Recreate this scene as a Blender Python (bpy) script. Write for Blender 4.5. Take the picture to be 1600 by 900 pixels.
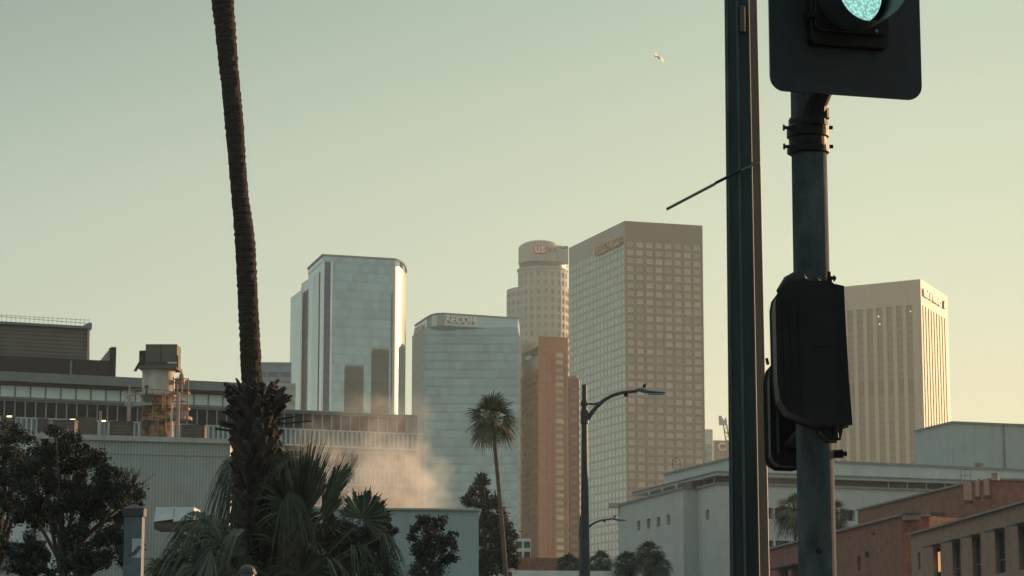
import bpy, math, random
from mathutils import Vector, Matrix
R = math.radians
for o in list(bpy.data.objects): bpy.data.objects.remove(o)
scene = bpy.context.scene
COL = scene.collection

# ---------------------------------------------------------------- camera
FPX = 85/36*1600
PITCH = math.atan(600/FPX)
CZ = 1.6
cd = bpy.data.cameras.new('camera'); cd.lens = 85; cd.sensor_width = 36
cd.clip_start = 0.1; cd.clip_end = 9000
cam = bpy.data.objects.new('camera', cd); COL.objects.link(cam)
cam.location = (0, 0, CZ); cam.rotation_euler = (R(90)+PITCH, 0, 0)
scene.camera = cam
sp_, cp_ = math.sin(PITCH), math.cos(PITCH)
def ray(px, py):
    u = (px-800)/FPX; v = (450-py)/FPX
    return u, cp_-v*sp_, sp_+v*cp_
def P(px, py, Y):
    a, b, c = ray(px, py); t = Y/b
    return Vector((a*t, Y, CZ+c*t))
def G(px, py, z):
    a, b, c = ray(px, py); t = (z-CZ)/c
    return (a*t, b*t)
def proj(p):
    x, y, z = p[0], p[1], p[2]-CZ
    d = y*cp_+z*sp_; w = -y*sp_+z*cp_
    return 800+FPX*x/d, 450-FPX*w/d, d

# ---------------------------------------------------------------- sun, sky
SUN_AZ, SUN_EL = R(50), R(7.5)          # azimuth measured from +Y (view) towards +X
sdir = Vector((math.sin(SUN_AZ)*math.cos(SUN_EL), math.cos(SUN_AZ)*math.cos(SUN_EL), math.sin(SUN_EL)))
sl = bpy.data.lights.new('sun', 'SUN'); sl.energy = 5.0; sl.angle = R(0.5); sl.color = (1.0, 0.57, 0.29)
so = bpy.data.objects.new('sun', sl); COL.objects.link(so)
so.rotation_euler = sdir.to_track_quat('Z', 'Y').to_euler()
so.location = (40, 20, 60)
W = bpy.data.worlds.new('World'); scene.world = W; W.use_nodes = True
nt = W.node_tree; nt.nodes.clear(); N = nt.nodes; LK = nt.links
out = N.new('ShaderNodeOutputWorld'); bg = N.new('ShaderNodeBackground'); LK.new(bg.outputs[0], out.inputs[0])
bg.inputs['Strength'].default_value = 0.1
sky = N.new('ShaderNodeTexSky'); sky.sky_type = 'NISHITA'; sky.sun_disc = False
sky.sun_elevation = SUN_EL; sky.sun_rotation = SUN_AZ
sky.air_density = 1.3; sky.dust_density = 3.0; sky.ozone_density = 1.0
tc = N.new('ShaderNodeTexCoord'); sx = N.new('ShaderNodeSeparateXYZ'); LK.new(tc.outputs['Generated'], sx.inputs[0])
dt = N.new('ShaderNodeVectorMath'); dt.operation = 'DOT_PRODUCT'
LK.new(tc.outputs['Generated'], dt.inputs[0]); dt.inputs[1].default_value = (math.sin(SUN_AZ), math.cos(SUN_AZ), 0)
def ramp(stops):
    r = N.new('ShaderNodeValToRGB'); e = r.color_ramp.elements
    e[0].position = stops[0][0]; e[0].color = (*stops[0][1], 1)
    e[1].position = stops[-1][0]; e[1].color = (*stops[-1][1], 1)
    for p, c in stops[1:-1]:
        k = e.new(p); k.color = (*c, 1)
    LK.new(sx.outputs[2], r.inputs[0]); return r
SKY_A = [(0.0, (.42,.52,.43)), (0.10, (.37,.48,.42)), (0.20, (.225,.33,.31)), (0.27, (.10,.18,.19)), (0.55, (.42,.50,.50)), (1.0, (.44,.52,.53))]
SKY_B = [(0.0, (.86,.70,.42)), (0.08, (.77,.69,.46)), (0.16, (.60,.64,.47)), (0.28, (.40,.50,.39)), (0.55, (.42,.50,.48)), (1.0, (.44,.52,.53))]
ra = ramp(SKY_A); rb = ramp(SKY_B)
mr = N.new('ShaderNodeMapRange'); mr.inputs[1].default_value = 0.26; mr.inputs[2].default_value = 0.74
LK.new(dt.outputs['Value'], mr.inputs[0])
mx = N.new('ShaderNodeMix'); mx.data_type = 'RGBA'
LK.new(mr.outputs[0], mx.inputs[0]); LK.new(ra.outputs[0], mx.inputs[6]); LK.new(rb.outputs[0], mx.inputs[7])
sc = N.new('ShaderNodeMix'); sc.data_type = 'RGBA'; sc.blend_type = 'MULTIPLY'; sc.inputs[0].default_value = 1
LK.new(mx.outputs[2], sc.inputs[6]); sc.inputs[7].default_value = (10, 10, 10, 1)
fm = N.new('ShaderNodeMix'); fm.data_type = 'RGBA'; fm.inputs[0].default_value = 0.92
LK.new(sky.outputs[0], fm.inputs[6]); LK.new(sc.outputs[2], fm.inputs[7]); LK.new(fm.outputs[2], bg.inputs[0])
vs = scene.view_settings
vs.view_transform = 'Standard'; vs.look = 'None'; vs.gamma = 1; vs.use_curve_mapping = False; vs.exposure = 0.35
HAZE = 0.00013

# ---------------------------------------------------------------- materials
def mat(name, col, rough=0.8, metal=0.0, var=0.25, scale=0.6, stretch=(1, 1, 1), bump=0.0, floors=None,
        cols=None, rnd=0.0, spec=0.5, col2=None, stains=0.0, coord='Object', cells=None):
    """procedural surface: base colour broken up by two noises, optional horizontal bands every
    `floors` metres, vertical bands, per-piece random brightness"""
    m = bpy.data.materials.new(name); m.use_nodes = True
    n = m.node_tree.nodes; l = m.node_tree.links
    b = n['Principled BSDF']; b.inputs['Roughness'].default_value = rough; b.inputs['Metallic'].default_value = metal
    b.inputs['Specular IOR Level'].default_value = spec
    t = n.new('ShaderNodeTexCoord'); mp = n.new('ShaderNodeMapping'); mp.inputs['Scale'].default_value = stretch
    l.new(t.outputs[coord], mp.inputs[0])
    n1 = n.new('ShaderNodeTexNoise'); n1.inputs['Scale'].default_value = scale; n1.inputs['Detail'].default_value = 8
    n1.inputs['Roughness'].default_value = 0.65
    l.new(mp.outputs[0], n1.inputs['Vector'])
    a = n.new('ShaderNodeMapRange'); a.inputs[1].default_value = .3; a.inputs[2].default_value = .7
    a.inputs[3].default_value = 1-var; a.inputs[4].default_value = 1+var*.6
    l.new(n1.outputs[0], a.inputs[0]); val = a.outputs[0]
    def mul(x, y):
        q = n.new('ShaderNodeMath'); q.operation = 'MULTIPLY'; l.new(x, q.inputs[0])
        if isinstance(y, float): q.inputs[1].default_value = y
        else: l.new(y, q.inputs[1])
        return q.outputs[0]
    sep = n.new('ShaderNodeSeparateXYZ'); l.new(t.outputs['Object'], sep.inputs[0])
    def band(src, pitch, duty, low, soft=.04):
        d = n.new('ShaderNodeMath'); d.operation = 'DIVIDE'; l.new(src, d.inputs[0]); d.inputs[1].default_value = pitch
        f = n.new('ShaderNodeMath'); f.operation = 'FRACT'; l.new(d.outputs[0], f.inputs[0])
        g = n.new('ShaderNodeMapRange'); g.inputs[1].default_value = duty-soft; g.inputs[2].default_value = duty+soft
        g.inputs[3].default_value = low; g.inputs[4].default_value = 1.0; l.new(f.outputs[0], g.inputs[0])
        return g.outputs[0]
    if floors: val = mul(val, band(sep.outputs[2], floors[0], floors[1], floors[2]))
    if cols:
        ad = n.new('ShaderNodeMath'); ad.operation = 'ADD'; l.new(sep.outputs[0], ad.inputs[0])
        if cols[3]: l.new(sep.outputs[1], ad.inputs[1])
        else: ad.inputs[1].default_value = 0
        val = mul(val, band(ad.outputs[0], cols[0], cols[1], cols[2]))
    if cells:
        ad2 = n.new('ShaderNodeMath'); ad2.operation = 'ADD'; l.new(sep.outputs[0], ad2.inputs[0]); l.new(sep.outputs[1], ad2.inputs[1])
        cb = n.new('ShaderNodeCombineXYZ')
        for src, k_, pitch_ in ((ad2.outputs[0], 0, cells[0]), (sep.outputs[2], 1, cells[1])):
            d_ = n.new('ShaderNodeMath'); d_.operation = 'DIVIDE'; l.new(src, d_.inputs[0]); d_.inputs[1].default_value = pitch_
            fl_ = n.new('ShaderNodeMath'); fl_.operation = 'FLOOR'; l.new(d_.outputs[0], fl_.inputs[0]); l.new(fl_.outputs[0], cb.inputs[k_])
        wn = n.new('ShaderNodeTexWhiteNoise'); wn.noise_dimensions = '3D'; l.new(cb.outputs[0], wn.inputs['Vector'])
        g = n.new('ShaderNodeMapRange'); g.inputs[3].default_value = 1-cells[2]; g.inputs[4].default_value = 1+cells[2]; l.new(wn.outputs['Value'], g.inputs[0])
        val = mul(val, g.outputs[0])
    if rnd:
        oi = n.new('ShaderNodeObjectInfo'); ge = n.new('ShaderNodeNewGeometry')
        s = n.new('ShaderNodeMath'); s.operation = 'ADD'; l.new(oi.outputs['Random'], s.inputs[0]); l.new(ge.outputs['Random Per Island'], s.inputs[1])
        f = n.new('ShaderNodeMath'); f.operation = 'FRACT'; l.new(s.outputs[0], f.inputs[0])
        g = n.new('ShaderNodeMapRange'); g.inputs[3].default_value = 1-rnd; g.inputs[4].default_value = 1+rnd; l.new(f.outputs[0], g.inputs[0])
        val = mul(val, g.outputs[0])
    base = n.new('ShaderNodeRGB'); base.outputs[0].default_value = (*col, 1); csrc = base.outputs[0]
    if col2:
        n2 = n.new('ShaderNodeTexNoise'); n2.inputs['Scale'].default_value = scale*2.3; n2.inputs['Detail'].default_value = 5
        l.new(mp.outputs[0], n2.inputs['Vector'])
        g = n.new('ShaderNodeMapRange'); g.inputs[1].default_value = .5-.12; g.inputs[2].default_value = .5+.12; l.new(n2.outputs[0], g.inputs[0])
        q = n.new('ShaderNodeMix'); q.data_type = 'RGBA'; l.new(g.outputs[0], q.inputs[0]); l.new(csrc, q.inputs[6]); q.inputs[7].default_value = (*col2, 1)
        csrc = q.outputs[2]
    if stains:
        mp2 = n.new('ShaderNodeMapping'); mp2.inputs['Scale'].default_value = (1, 1, .08); l.new(t.outputs['Object'], mp2.inputs[0])
        n3 = n.new('ShaderNodeTexNoise'); n3.inputs['Scale'].default_value = .9; n3.inputs['Detail'].default_value = 6; l.new(mp2.outputs[0], n3.inputs['Vector'])
        g = n.new('ShaderNodeMapRange'); g.inputs[1].default_value = .45; g.inputs[2].default_value = .75; g.inputs[3].default_value = 1; g.inputs[4].default_value = 1-stains
        l.new(n3.outputs[0], g.inputs[0]); val = mul(val, g.outputs[0])
    v = n.new('ShaderNodeVectorMath'); v.operation = 'SCALE'; l.new(csrc, v.inputs[0]); l.new(val, v.inputs['Scale'])
    l.new(v.outputs[0], b.inputs['Base Color'])
    if bump:
        bp = n.new('ShaderNodeBump'); bp.inputs['Strength'].default_value = bump; bp.inputs['Distance'].default_value = .05
        l.new(n1.outputs[0], bp.inputs['Height']); l.new(bp.outputs[0], b.inputs['Normal'])
    return m
def emit(name, col, s):
    m = bpy.data.materials.new(name); m.use_nodes = True; n = m.node_tree.nodes; l = m.node_tree.links
    b = n['Principled BSDF']; b.inputs['Base Color'].default_value = (*col, 1)
    b.inputs['Emission Color'].default_value = (*col, 1); b.inputs['Emission Strength'].default_value = s
    return m
M = {}
M['glass_blue']   = mat('pale_blue_glass', (.27,.36,.385), .012, .85, .10, .02, floors=(3.9,.22,.84), cells=(3.0,3.9,.13))
M['glass_corner'] = mat('corner_glass', (.30,.33,.30), .36, .75, .1, .02, floors=(3.9,.22,.94))
M['glass_dark']   = mat('dark_glass_and_recess_shade', (.035,.10,.18), .7, 0, .15, .03, spec=.08, floors=(3.9,.30,.8))  # dark tone also carries the shade of the glass tower's recesses
M['glass_teal']   = mat('teal_glass', (.16,.27,.29), .15, .85, .1, .03, floors=(3.9,.30,.85))
M['mullion']      = mat('bright_metal_trim', (.75,.74,.66), .35, .6, .1, .1)
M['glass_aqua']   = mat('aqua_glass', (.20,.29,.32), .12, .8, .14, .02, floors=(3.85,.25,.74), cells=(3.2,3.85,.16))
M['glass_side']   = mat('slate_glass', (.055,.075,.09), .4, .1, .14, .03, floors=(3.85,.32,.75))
M['crown_glass']  = mat('crown_glass', (.32,.44,.47), .2, .7, .1, .03, cols=(4,.08,.85,False))
M['letter']       = mat('sign_letters_pale', (.80,.66,.56), .5)
M['letter_gold']  = mat('sign_letters_gold', (.42,.26,.10), .4, .4)
M['letter_red']   = mat('sign_shield_red', (.55,.10,.07), .5)
M['letter_dark']  = mat('sign_letters_dark', (.12,.15,.18), .5)
M['letter_blue']  = mat('sign_letters_blue', (.50,.44,.42), .5)
M['stone_tower']  = mat('round_tower_stone', (.36,.34,.28), .75, 0, .12, .05)
M['pane_grey']    = mat('grey_pane', (.24,.235,.21), .4, .2, .1, .1, rnd=.2)
M['granite']      = mat('rose_granite', (.21,.135,.10), .22, 0, .10, .03, spec=.6)
M['pane_pale']    = mat('pale_pane', (.45,.345,.27), .3, .15, .06, .2, rnd=.24, cols=(1.25,.1,.8,True))
M['brown_stone']  = mat('orange_brown_stone', (.41,.135,.065), .7, 0, .18, .08, floors=(3.3,.12,.88))
M['cream_panel']  = mat('cream_panel', (.62,.50,.40), .6, 0, .1, .1)
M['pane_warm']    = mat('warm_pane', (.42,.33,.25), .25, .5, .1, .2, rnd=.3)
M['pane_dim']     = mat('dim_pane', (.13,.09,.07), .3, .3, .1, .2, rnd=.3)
M['pale_stone']   = mat('pale_granite', (.43,.355,.27), .6, 0, .10, .03, stains=.12)
M['strip_glass']  = mat('strip_glass', (.25,.195,.145), .35, .1, .12, .05, floors=(3.95,.35,.82))
M['grey_far']     = mat('grey_far_cladding', (.10,.115,.115), .6, 0, .2, .05, floors=(3.6,.4,.75))
M['blue_far']     = mat('blue_far_cladding', (.11,.18,.25), .4, .3, .2, .05, floors=(3.6,.4,.85))
M['conc_far']     = mat('concrete_far', (.34,.37,.33), .8, 0, .2, .05, floors=(4,.3,.8))
M['court_wall']   = mat('court_panel', (.43,.45,.42), .85, 0, .10, .5, stains=.10, bump=.1)
M['court_trim']   = mat('court_trim', (.20,.21,.20), .8, 0, .2, .8)
M['court_upper']  = mat('court_upper_panel', (.33,.37,.355), .85, 0, .10, .4, stains=.12)
M['pane_dark']    = mat('dark_pane', (.030,.034,.038), .12, 0, .2, .3, rnd=.5)
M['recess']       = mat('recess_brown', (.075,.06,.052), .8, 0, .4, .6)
M['brick']        = mat('red_brick', (.29,.125,.082), .9, 0, .22, 1.4, stains=.15, col2=(.20,.10,.07), bump=.2, floors=(1.2,.06,.9))
M['brick_tan']    = mat('tan_brick', (.32,.20,.145), .9, 0, .2, 1.6, stains=.18, col2=(.27,.17,.125), bump=.2, floors=(1.2,.05,.9))
M['coping']       = mat('coping', (.22,.20,.18), .8, 0, .25, 1)
M['awning']       = mat('dark_awning', (.055,.058,.06), .6, .2, .3, 2)
M['office_conc']  = mat('office_concrete', (.25,.28,.28), .85, 0, .18, .5, stains=.2)
M['office_fascia']= mat('office_fascia', (.17,.185,.19), .7, 0, .15, .4, stains=.15)
M['fin']          = mat('white_fin', (.42,.46,.44), .7, 0, .15, 1)
M['blue_pane']    = mat('blue_pane', (.13,.19,.22), .3, .3, .2, .5, rnd=.2)
M['clere']        = mat('milky_pane', (.58,.66,.61), .35, .1, .08, .5, rnd=.08)
M['soffit']       = mat('soffit', (.05,.05,.05), .9)
M['louver']       = mat('brown_louvre', (.125,.115,.105), .7, .1, .2, .6, floors=(.42,.35,.55))
M['darkbrown']    = mat('dark_brown_cladding', (.016,.013,.014), .75, 0, .3, .4)
M['plaster']      = mat('pink_and_sun_tint', (.40,.31,.27), .85)  # pink tone; on the raked wall and court ledge it carries warm sunlight
M['corrug']       = mat('corrugated_wall', (.31,.345,.325), .75, .1, .12, .5, cols=(.24,.42,.80,False), stains=.12)
M['cap']          = mat('metal_cap', (.36,.36,.32), .6, .1, .2, 1)
M['white_duct']   = mat('white_duct', (.50,.54,.54), .6, 0, .15, 1)
M['stack_white']  = mat('stack_paint', (.55,.50,.45), .7, 0, .2, .8, stains=.3, col2=(.50,.44,.38))
M['stack_rust']   = mat('stack_rust', (.46,.23,.12), .8, .1, .6, .9, col2=(.10,.055,.04), stains=.4, bump=.4)
M['stack_head']   = mat('stack_head', (.115,.10,.085), .75, .1, .2, 1)
M['rust_pipe']    = mat('rusty_pipe', (.36,.22,.15), .75, .1, .3, 3)
M['unit']         = mat('brown_unit', (.10,.085,.07), .8, 0, .3, 2, floors=(.25,.4,.6))
M['bluewall']     = mat('blank_blue_wall', (.30,.36,.355), .9, 0, .08, .5, stains=.10)
M['trunk_dark']   = mat('palm_trunk', (.030,.018,.014), .95, 0, .6, 5, (1,1,6), bump=1.0)
M['trunk_slim']   = mat('slim_palm_trunk', (.13,.09,.065), .95, 0, .5, 3, (1,1,5), bump=.6)
M['boot']         = mat('palm_boot', (.045,.034,.030), .95, 0, .55, 6, rnd=.5, bump=.6)
M['frond']        = mat('fan_frond', (.030,.050,.030), .6, 0, .4, 3, rnd=.65, col2=(.052,.066,.040), spec=.3)
M['frond_pale']   = mat('fan_frond_pale', (.05,.07,.045), .6, 0, .3, 3, rnd=.4)
M['frond_dry']    = mat('fan_frond_dry', (.20,.125,.07), .8, 0, .4, 3, rnd=.4)
M['frond_mid'] = mat('fan_frond_mid', (.075,.092,.045), .6, 0, .35, 3, rnd=.5)
M['petiole']      = mat('petiole', (.11,.085,.05), .7, 0, .4, 4)
M['stem_dry']     = mat('dry_stem', (.060,.036,.030), .9, 0, .4, 4)
M['leaf']         = mat('tree_leaf', (.019,.030,.023), .8, 0, .4, 1.5, rnd=.75)
M['leaf_pine']    = mat('pine_needle', (.026,.040,.026), .75, 0, .4, 1.5, rnd=.5)
M['bark']         = mat('bark', (.055,.042,.034), .95, 0, .4, 6, bump=.6)
M['pole_green']   = mat('dark_green_paint', (.030,.046,.047), .8, 0, .5, 3, (1,1,.2), bump=.05, spec=.1, stains=.35)
M['pole_grey']    = mat('worn_grey_paint', (.040,.058,.068), .8, 0, .5, 7, (1,1,.5), bump=.15, col2=(.062,.076,.080), stains=.4, spec=.12)
M['black_metal']  = mat('black_metal', (.007,.0065,.007), .5, 0, .5, 6, bump=.15, spec=.2)
M['plate']        = mat('backplate_black', (.012,.017,.022), .5, 0, .55, 3, bump=.08, spec=.3)
M['rod']          = mat('rod_steel', (.12,.15,.15), .35, .8, .3, 20)
M['lamp_pole']    = mat('street_lamp_paint', (.035,.048,.052), .5, .3, .3, 3)
M['lamp_head']    = mat('lamp_housing', (.14,.19,.21), .5, .3, .2, 3)
M['post_grey']    = mat('blue_grey_post', (.085,.115,.135), .6, .1, .35, 5, stains=.2)
M['post_cap']     = mat('dark_cap', (.045,.042,.047), .6, .1, .3, 6)
M['sticker']      = mat('sticker', (.30,.38,.42), .6, 0, .15, 10)
M['sticker_dark'] = mat('sticker_mark', (.09,.06,.07), .7, 0, .3, 10)
M['orange']       = mat('crane_orange', (.60,.22,.09), .6)
M['cranewhite']   = mat('crane_white', (.55,.50,.45), .6)
M['white_frame']  = mat('white_frame', (.62,.62,.57), .7)
M['ground']       = mat('city_ground', (.09,.088,.082), .95, 0, .35, .05)
M['asphalt']      = mat('asphalt', (.05,.05,.052), .9, 0, .3, .8, bump=.2)
M['paving']       = mat('paving', (.26,.25,.23), .9, 0, .2, .8)
M['kerb']         = mat('kerb', (.32,.31,.29), .9)
M['paint']        = mat('road_paint', (.7,.68,.6), .8)
M['bird']         = mat('bird_white', (.85,.80,.70), .7, 0, .05)
M['lit']          = emit('amber_sun_glow', (1.0,.50,.20), .5)  # amber emission standing for sunlight reflected in one brick building pane
M['litw']         = emit('lit_warm', (1.0,.80,.45), 1.6)

# ---------------------------------------------------------------- mesh builder
class MB:
    def __init__(s): s.v = []; s.f = []; s.m = []
    def quad(s, a, b, c, d, m=0):
        i = len(s.v); s.v += [tuple(a), tuple(b), tuple(c), tuple(d)]; s.f.append((i, i+1, i+2, i+3)); s.m.append(m)
    def poly(s, pts, m=0):
        i = len(s.v); s.v += [tuple(p) for p in pts]; s.f.append(tuple(range(i, i+len(pts)))); s.m.append(m)
    def prism(s, pts, z0, z1, m=0, top=True, bot=True, sides=True):
        n = len(pts); i = len(s.v)
        s.v += [(p[0], p[1], z0) for p in pts]+[(p[0], p[1], z1) for p in pts]
        if sides:
            for k in range(n):
                j = (k+1) % n; s.f.append((i+k, i+j, i+n+j, i+n+k)); s.m.append(m)
        if top: s.f.append(tuple(i+n+k for k in range(n))); s.m.append(m)
        if bot: s.f.append(tuple(i+k for k in reversed(range(n)))); s.m.append(m)
    def box(s, x0, x1, y0, y1, z0, z1, m=0):
        s.prism([(x0, y0), (x1, y0), (x1, y1), (x0, y1)], z0, z1, m)
    def bar(s, a, b, w, h, up=(0, 0, 1), m=0):
        a = Vector(a); b = Vector(b); d = (b-a).normalized(); u = Vector(up)
        if abs(d.dot(u)) > .98: u = Vector((0, 1, 0))
        r = d.cross(u).normalized()*w/2; u = r.cross(d).normalized()*h/2
        i = len(s.v)
        for c in (a, b):
            for q in (-r-u, r-u, r+u, -r+u): s.v.append(tuple(c+q))
        for k in range(4):
            j = (k+1) % 4; s.f.append((i+k, i+j, i+4+j, i+4+k)); s.m.append(m)
        s.f += [(i+3, i+2, i+1, i), (i+4, i+5, i+6, i+7)]; s.m += [m, m]
    def tube(s, pts, rad, n=10, m=0, cap=True, ph=0.0):
        pts = [Vector(p) for p in pts]
        if not hasattr(rad, '__len__'): rad = [rad]*len(pts)
        i0 = len(s.v); ref = None
        for k, p in enumerate(pts):
            d = (pts[min(k+1, len(pts)-1)]-pts[max(k-1, 0)]).normalized()
            if ref is None: ref = Vector((0, 1, 0)) if abs(d.y) < .9 else Vector((1, 0, 0))
            r = d.cross(ref).normalized(); u = r.cross(d).normalized(); ref = u
            for j in range(n):
                a = 2*math.pi*j/n+ph
                s.v.append(tuple(p+(r*math.cos(a)+u*math.sin(a))*rad[k]))
        for k in range(len(pts)-1):
            for j in range(n):
                a = i0+k*n+j; b = i0+k*n+(j+1) % n
                s.f.append((a, a+n, b+n, b)); s.m.append(m)
        if cap:
            s.f.append(tuple(i0+j for j in range(n))); s.m.append(m)
            e = i0+(len(pts)-1)*n; s.f.append(tuple(e+j for j in reversed(range(n)))); s.m.append(m)
    def lathe(s, c, prof, n=24, m=0, axis='Z'):
        i0 = len(s.v)
        for (r, z) in prof:
            for j in range(n):
                a = 2*math.pi*j/n
                s.v.append((c[0]+r*math.cos(a), c[1]+r*math.sin(a), c[2]+z))
        for k in range(len(prof)-1):
            for j in range(n):
                a = i0+k*n+j; b = i0+k*n+(j+1) % n
                s.f.append((a, b, b+n, a+n)); s.m.append(m)
        s.f.append(tuple(i0+j for j in reversed(range(n)))); s.m.append(m)
        e = i0+(len(prof)-1)*n; s.f.append(tuple(e+j for j in range(n))); s.m.append(m)
    def build(s, name, mats, parent=None, smooth=False, bevel=0, loc=None):
        if not isinstance(mats, (list, tuple)): mats = [mats]
        me = bpy.data.meshes.new(name)
        off = Vector((0, 0, 0))
        if parent is not None: off = parent.matrix_basis.translation.copy() if parent.parent is None else root_of(parent).matrix_basis.translation.copy()
        elif loc is not None: off = Vector(loc)
        me.from_pydata([(v[0]-off.x, v[1]-off.y, v[2]-off.z) for v in s.v], [], s.f)
        for x in mats: me.materials.append(M[x] if isinstance(x, str) else x)
        if len(mats) > 1: me.polygons.foreach_set('material_index', s.m)
        if smooth: me.polygons.foreach_set('use_smooth', [True]*len(me.polygons))
        me.update()
        o = bpy.data.objects.new(name, me); COL.objects.link(o)
        if parent is not None: o.parent = parent
        elif loc is not None: o.location = loc
        if bevel:
            b = o.modifiers.new('bevel', 'BEVEL'); b.width = bevel; b.segments = 3; b.limit_method = 'ANGLE'
        return o
def root_of(o):
    while o.parent: o = o.parent
    return o
def tag(o, label=None, cat=None, group=None, kind=None):
    if label: o['label'] = label
    if cat: o['category'] = cat
    if group: o['group'] = group
    if kind: o['kind'] = kind
    return o
def thing(name, loc, label, cat, group=None):
    o = bpy.data.objects.new(name, None); COL.objects.link(o); o.location = loc; o.empty_display_size = .5
    return tag(o, label, cat, group)
def copy_tree(o, parent=None):
    c = o.copy(); COL.objects.link(c)
    if parent: c.parent = parent
    for ch in list(o.children): copy_tree(ch, c)
    return c

# wall face with real rectangular openings; A->B is left to right seen from outside
def face_grid(mb, A, B, z0, z1, holes, depth=.5, m=0):
    A = Vector((A[0], A[1])); B = Vector((B[0], B[1])); L = (B-A).length; d = (B-A)/L
    n = Vector((d.y, -d.x))
    def pt(u, z, k=0.0): return (A.x+d.x*u-n.x*k, A.y+d.y*u-n.y*k, z)
    us = sorted({0.0, L}|{round(h[i], 4) for h in holes for i in (0, 1)}); zs = sorted({z0, z1}|{round(h[i], 4) for h in holes for i in (2, 3)})
    ui = {u: i for i, u in enumerate(us)}; zi = {z: i for i, z in enumerate(zs)}
    H = set()
    for h in holes:
        for a in range(ui[round(h[0], 4)], ui[round(h[1], 4)]):
            for b in range(zi[round(h[2], 4)], zi[round(h[3], 4)]): H.add((a, b))
    for b in range(len(zs)-1):
        a = 0
        while a < len(us)-1:
            if (a, b) in H: a += 1; continue
            e = a
            while e < len(us)-1 and (e, b) not in H: e += 1
            mb.quad(pt(us[a], zs[b]), pt(us[e], zs[b]), pt(us[e], zs[b+1]), pt(us[a], zs[b+1]), m); a = e
    wins = []
    for (u0, u1, v0, v1) in holes:
        mb.quad(pt(u0, v0), pt(u1, v0), pt(u1, v0, depth), pt(u0, v0, depth), m)
        mb.quad(pt(u0, v1, depth), pt(u1, v1, depth), pt(u1, v1), pt(u0, v1), m)
        mb.quad(pt(u0, v0), pt(u0, v0, depth), pt(u0, v1, depth), pt(u0, v1), m)
        mb.quad(pt(u1, v0, depth), pt(u1, v0), pt(u1, v1), pt(u1, v1, depth), m)
        wins.append((pt(u0, v0, depth), pt(u1, v0, depth), pt(u1, v1, depth), pt(u0, v1, depth), n))
    return wins
def grid_holes(L, ncol, z0, z1, pitch, ww, wh, mu=0.0, sill=.6):
    hs = []; cw = (L-2*mu)/ncol; z = z1
    while z-pitch >= z0-.01:
        for c in range(ncol):
            u = mu+cw*(c+.5); hs.append((u-ww/2, u+ww/2, z-pitch+sill, z-pitch+sill+wh))
        z -= pitch
    return hs
def add_windows(parent, wins, m, name='window', frame=None, fw=.08):
    """largest 100 in the picture as parts of their own, the rest as one"""
    sc = []
    for w in wins:
        q = [proj(p) for p in w[:4]]
        area = abs(sum(q[i][0]*q[(i+1) % 4][1]-q[(i+1) % 4][0]*q[i][1] for i in range(4)))/2
        cx = sum(a[0] for a in q)/4; cy = sum(a[1] for a in q)/4
        c = Vector([sum(p[i] for p in w[:4])/4 for i in range(3)])
        facing = w[4].x*(-c.x)+w[4].y*(-c.y) > 0
        vis = facing and -20 < cx < 1620 and -20 < cy < 905
        sc.append((area if vis else area*1e-4, w))
    sc.sort(key=lambda t: -t[0])
    res = []
    for a, w in sc[:100]:
        mb = MB(); mb.quad(*w[:4]); o = mb.build(name, m, parent); res.append((o, w))
        if frame:
            fb = MB(); p = [Vector(x) for x in w[:4]]; n3 = Vector((w[4].x, w[4].y, 0))*.06
            for i in range(4): fb.bar(p[i]+n3, p[(i+1) % 4]+n3, fw, fw, m=0)
            mid0 = (p[0]+p[1])/2+n3*.8; mid1 = (p[2]+p[3])/2+n3*.8
            fb.bar(mid0, mid1, fw*.7, fw*.7)
            fb.build('frame', frame, o)
    rest = sc[100:]
    if rest:
        mb = MB()
        for a, w in rest: mb.quad(*w[:4])
        tag(mb.build(name, m, parent), kind='stuff')
    return res
def inset(pts, k):
    c = Vector((sum(p[0] for p in pts)/len(pts), sum(p[1] for p in pts)/len(pts)))
    return [((p[0]-c.x)*k+c.x, (p[1]-c.y)*k+c.y) for p in pts]
def text_mesh(name, txt, size, origin, right, m, parent, ext=.3, up=(0, 0, 1), bold=0.0, sx=1.0, center=False):
    cu = bpy.data.curves.new(name, 'FONT'); cu.body = txt; cu.size = size; cu.extrude = ext; cu.offset = bold
    if center: cu.align_x = 'CENTER'
    t = bpy.data.objects.new(name, cu); COL.objects.link(t)
    bpy.context.view_layer.update()
    me = bpy.data.meshes.new_from_object(t.evaluated_get(bpy.context.evaluated_depsgraph_get()))
    bpy.data.objects.remove(t)
    r = Vector(right).normalized(); u = Vector(up); n = r.cross(u)
    off = root_of(parent).matrix_basis.translation
    for v in me.vertices:
        v.co = Vector(origin)+r*v.co.x*sx+u*v.co.y+n*v.co.z-off
    me.materials.clear(); me.materials.append(M[m])
    o = bpy.data.objects.new(name, me); COL.objects.link(o); o.parent = parent
    return o
def ctr(pts): return (sum(p[0] for p in pts)/len(pts), sum(p[1] for p in pts)/len(pts), 0)
def ccw(pts):
    a = sum(pts[i][0]*pts[(i+1) % len(pts)][1]-pts[(i+1) % len(pts)][0]*pts[i][1] for i in range(len(pts)))
    return pts if a > 0 else pts[::-1]
def lerp2(a, b, t): return (a[0]+(b[0]-a[0])*t, a[1]+(b[1]-a[1])*t)
def dist2(a, b): return math.hypot(a[0]-b[0], a[1]-b[1])

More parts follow.
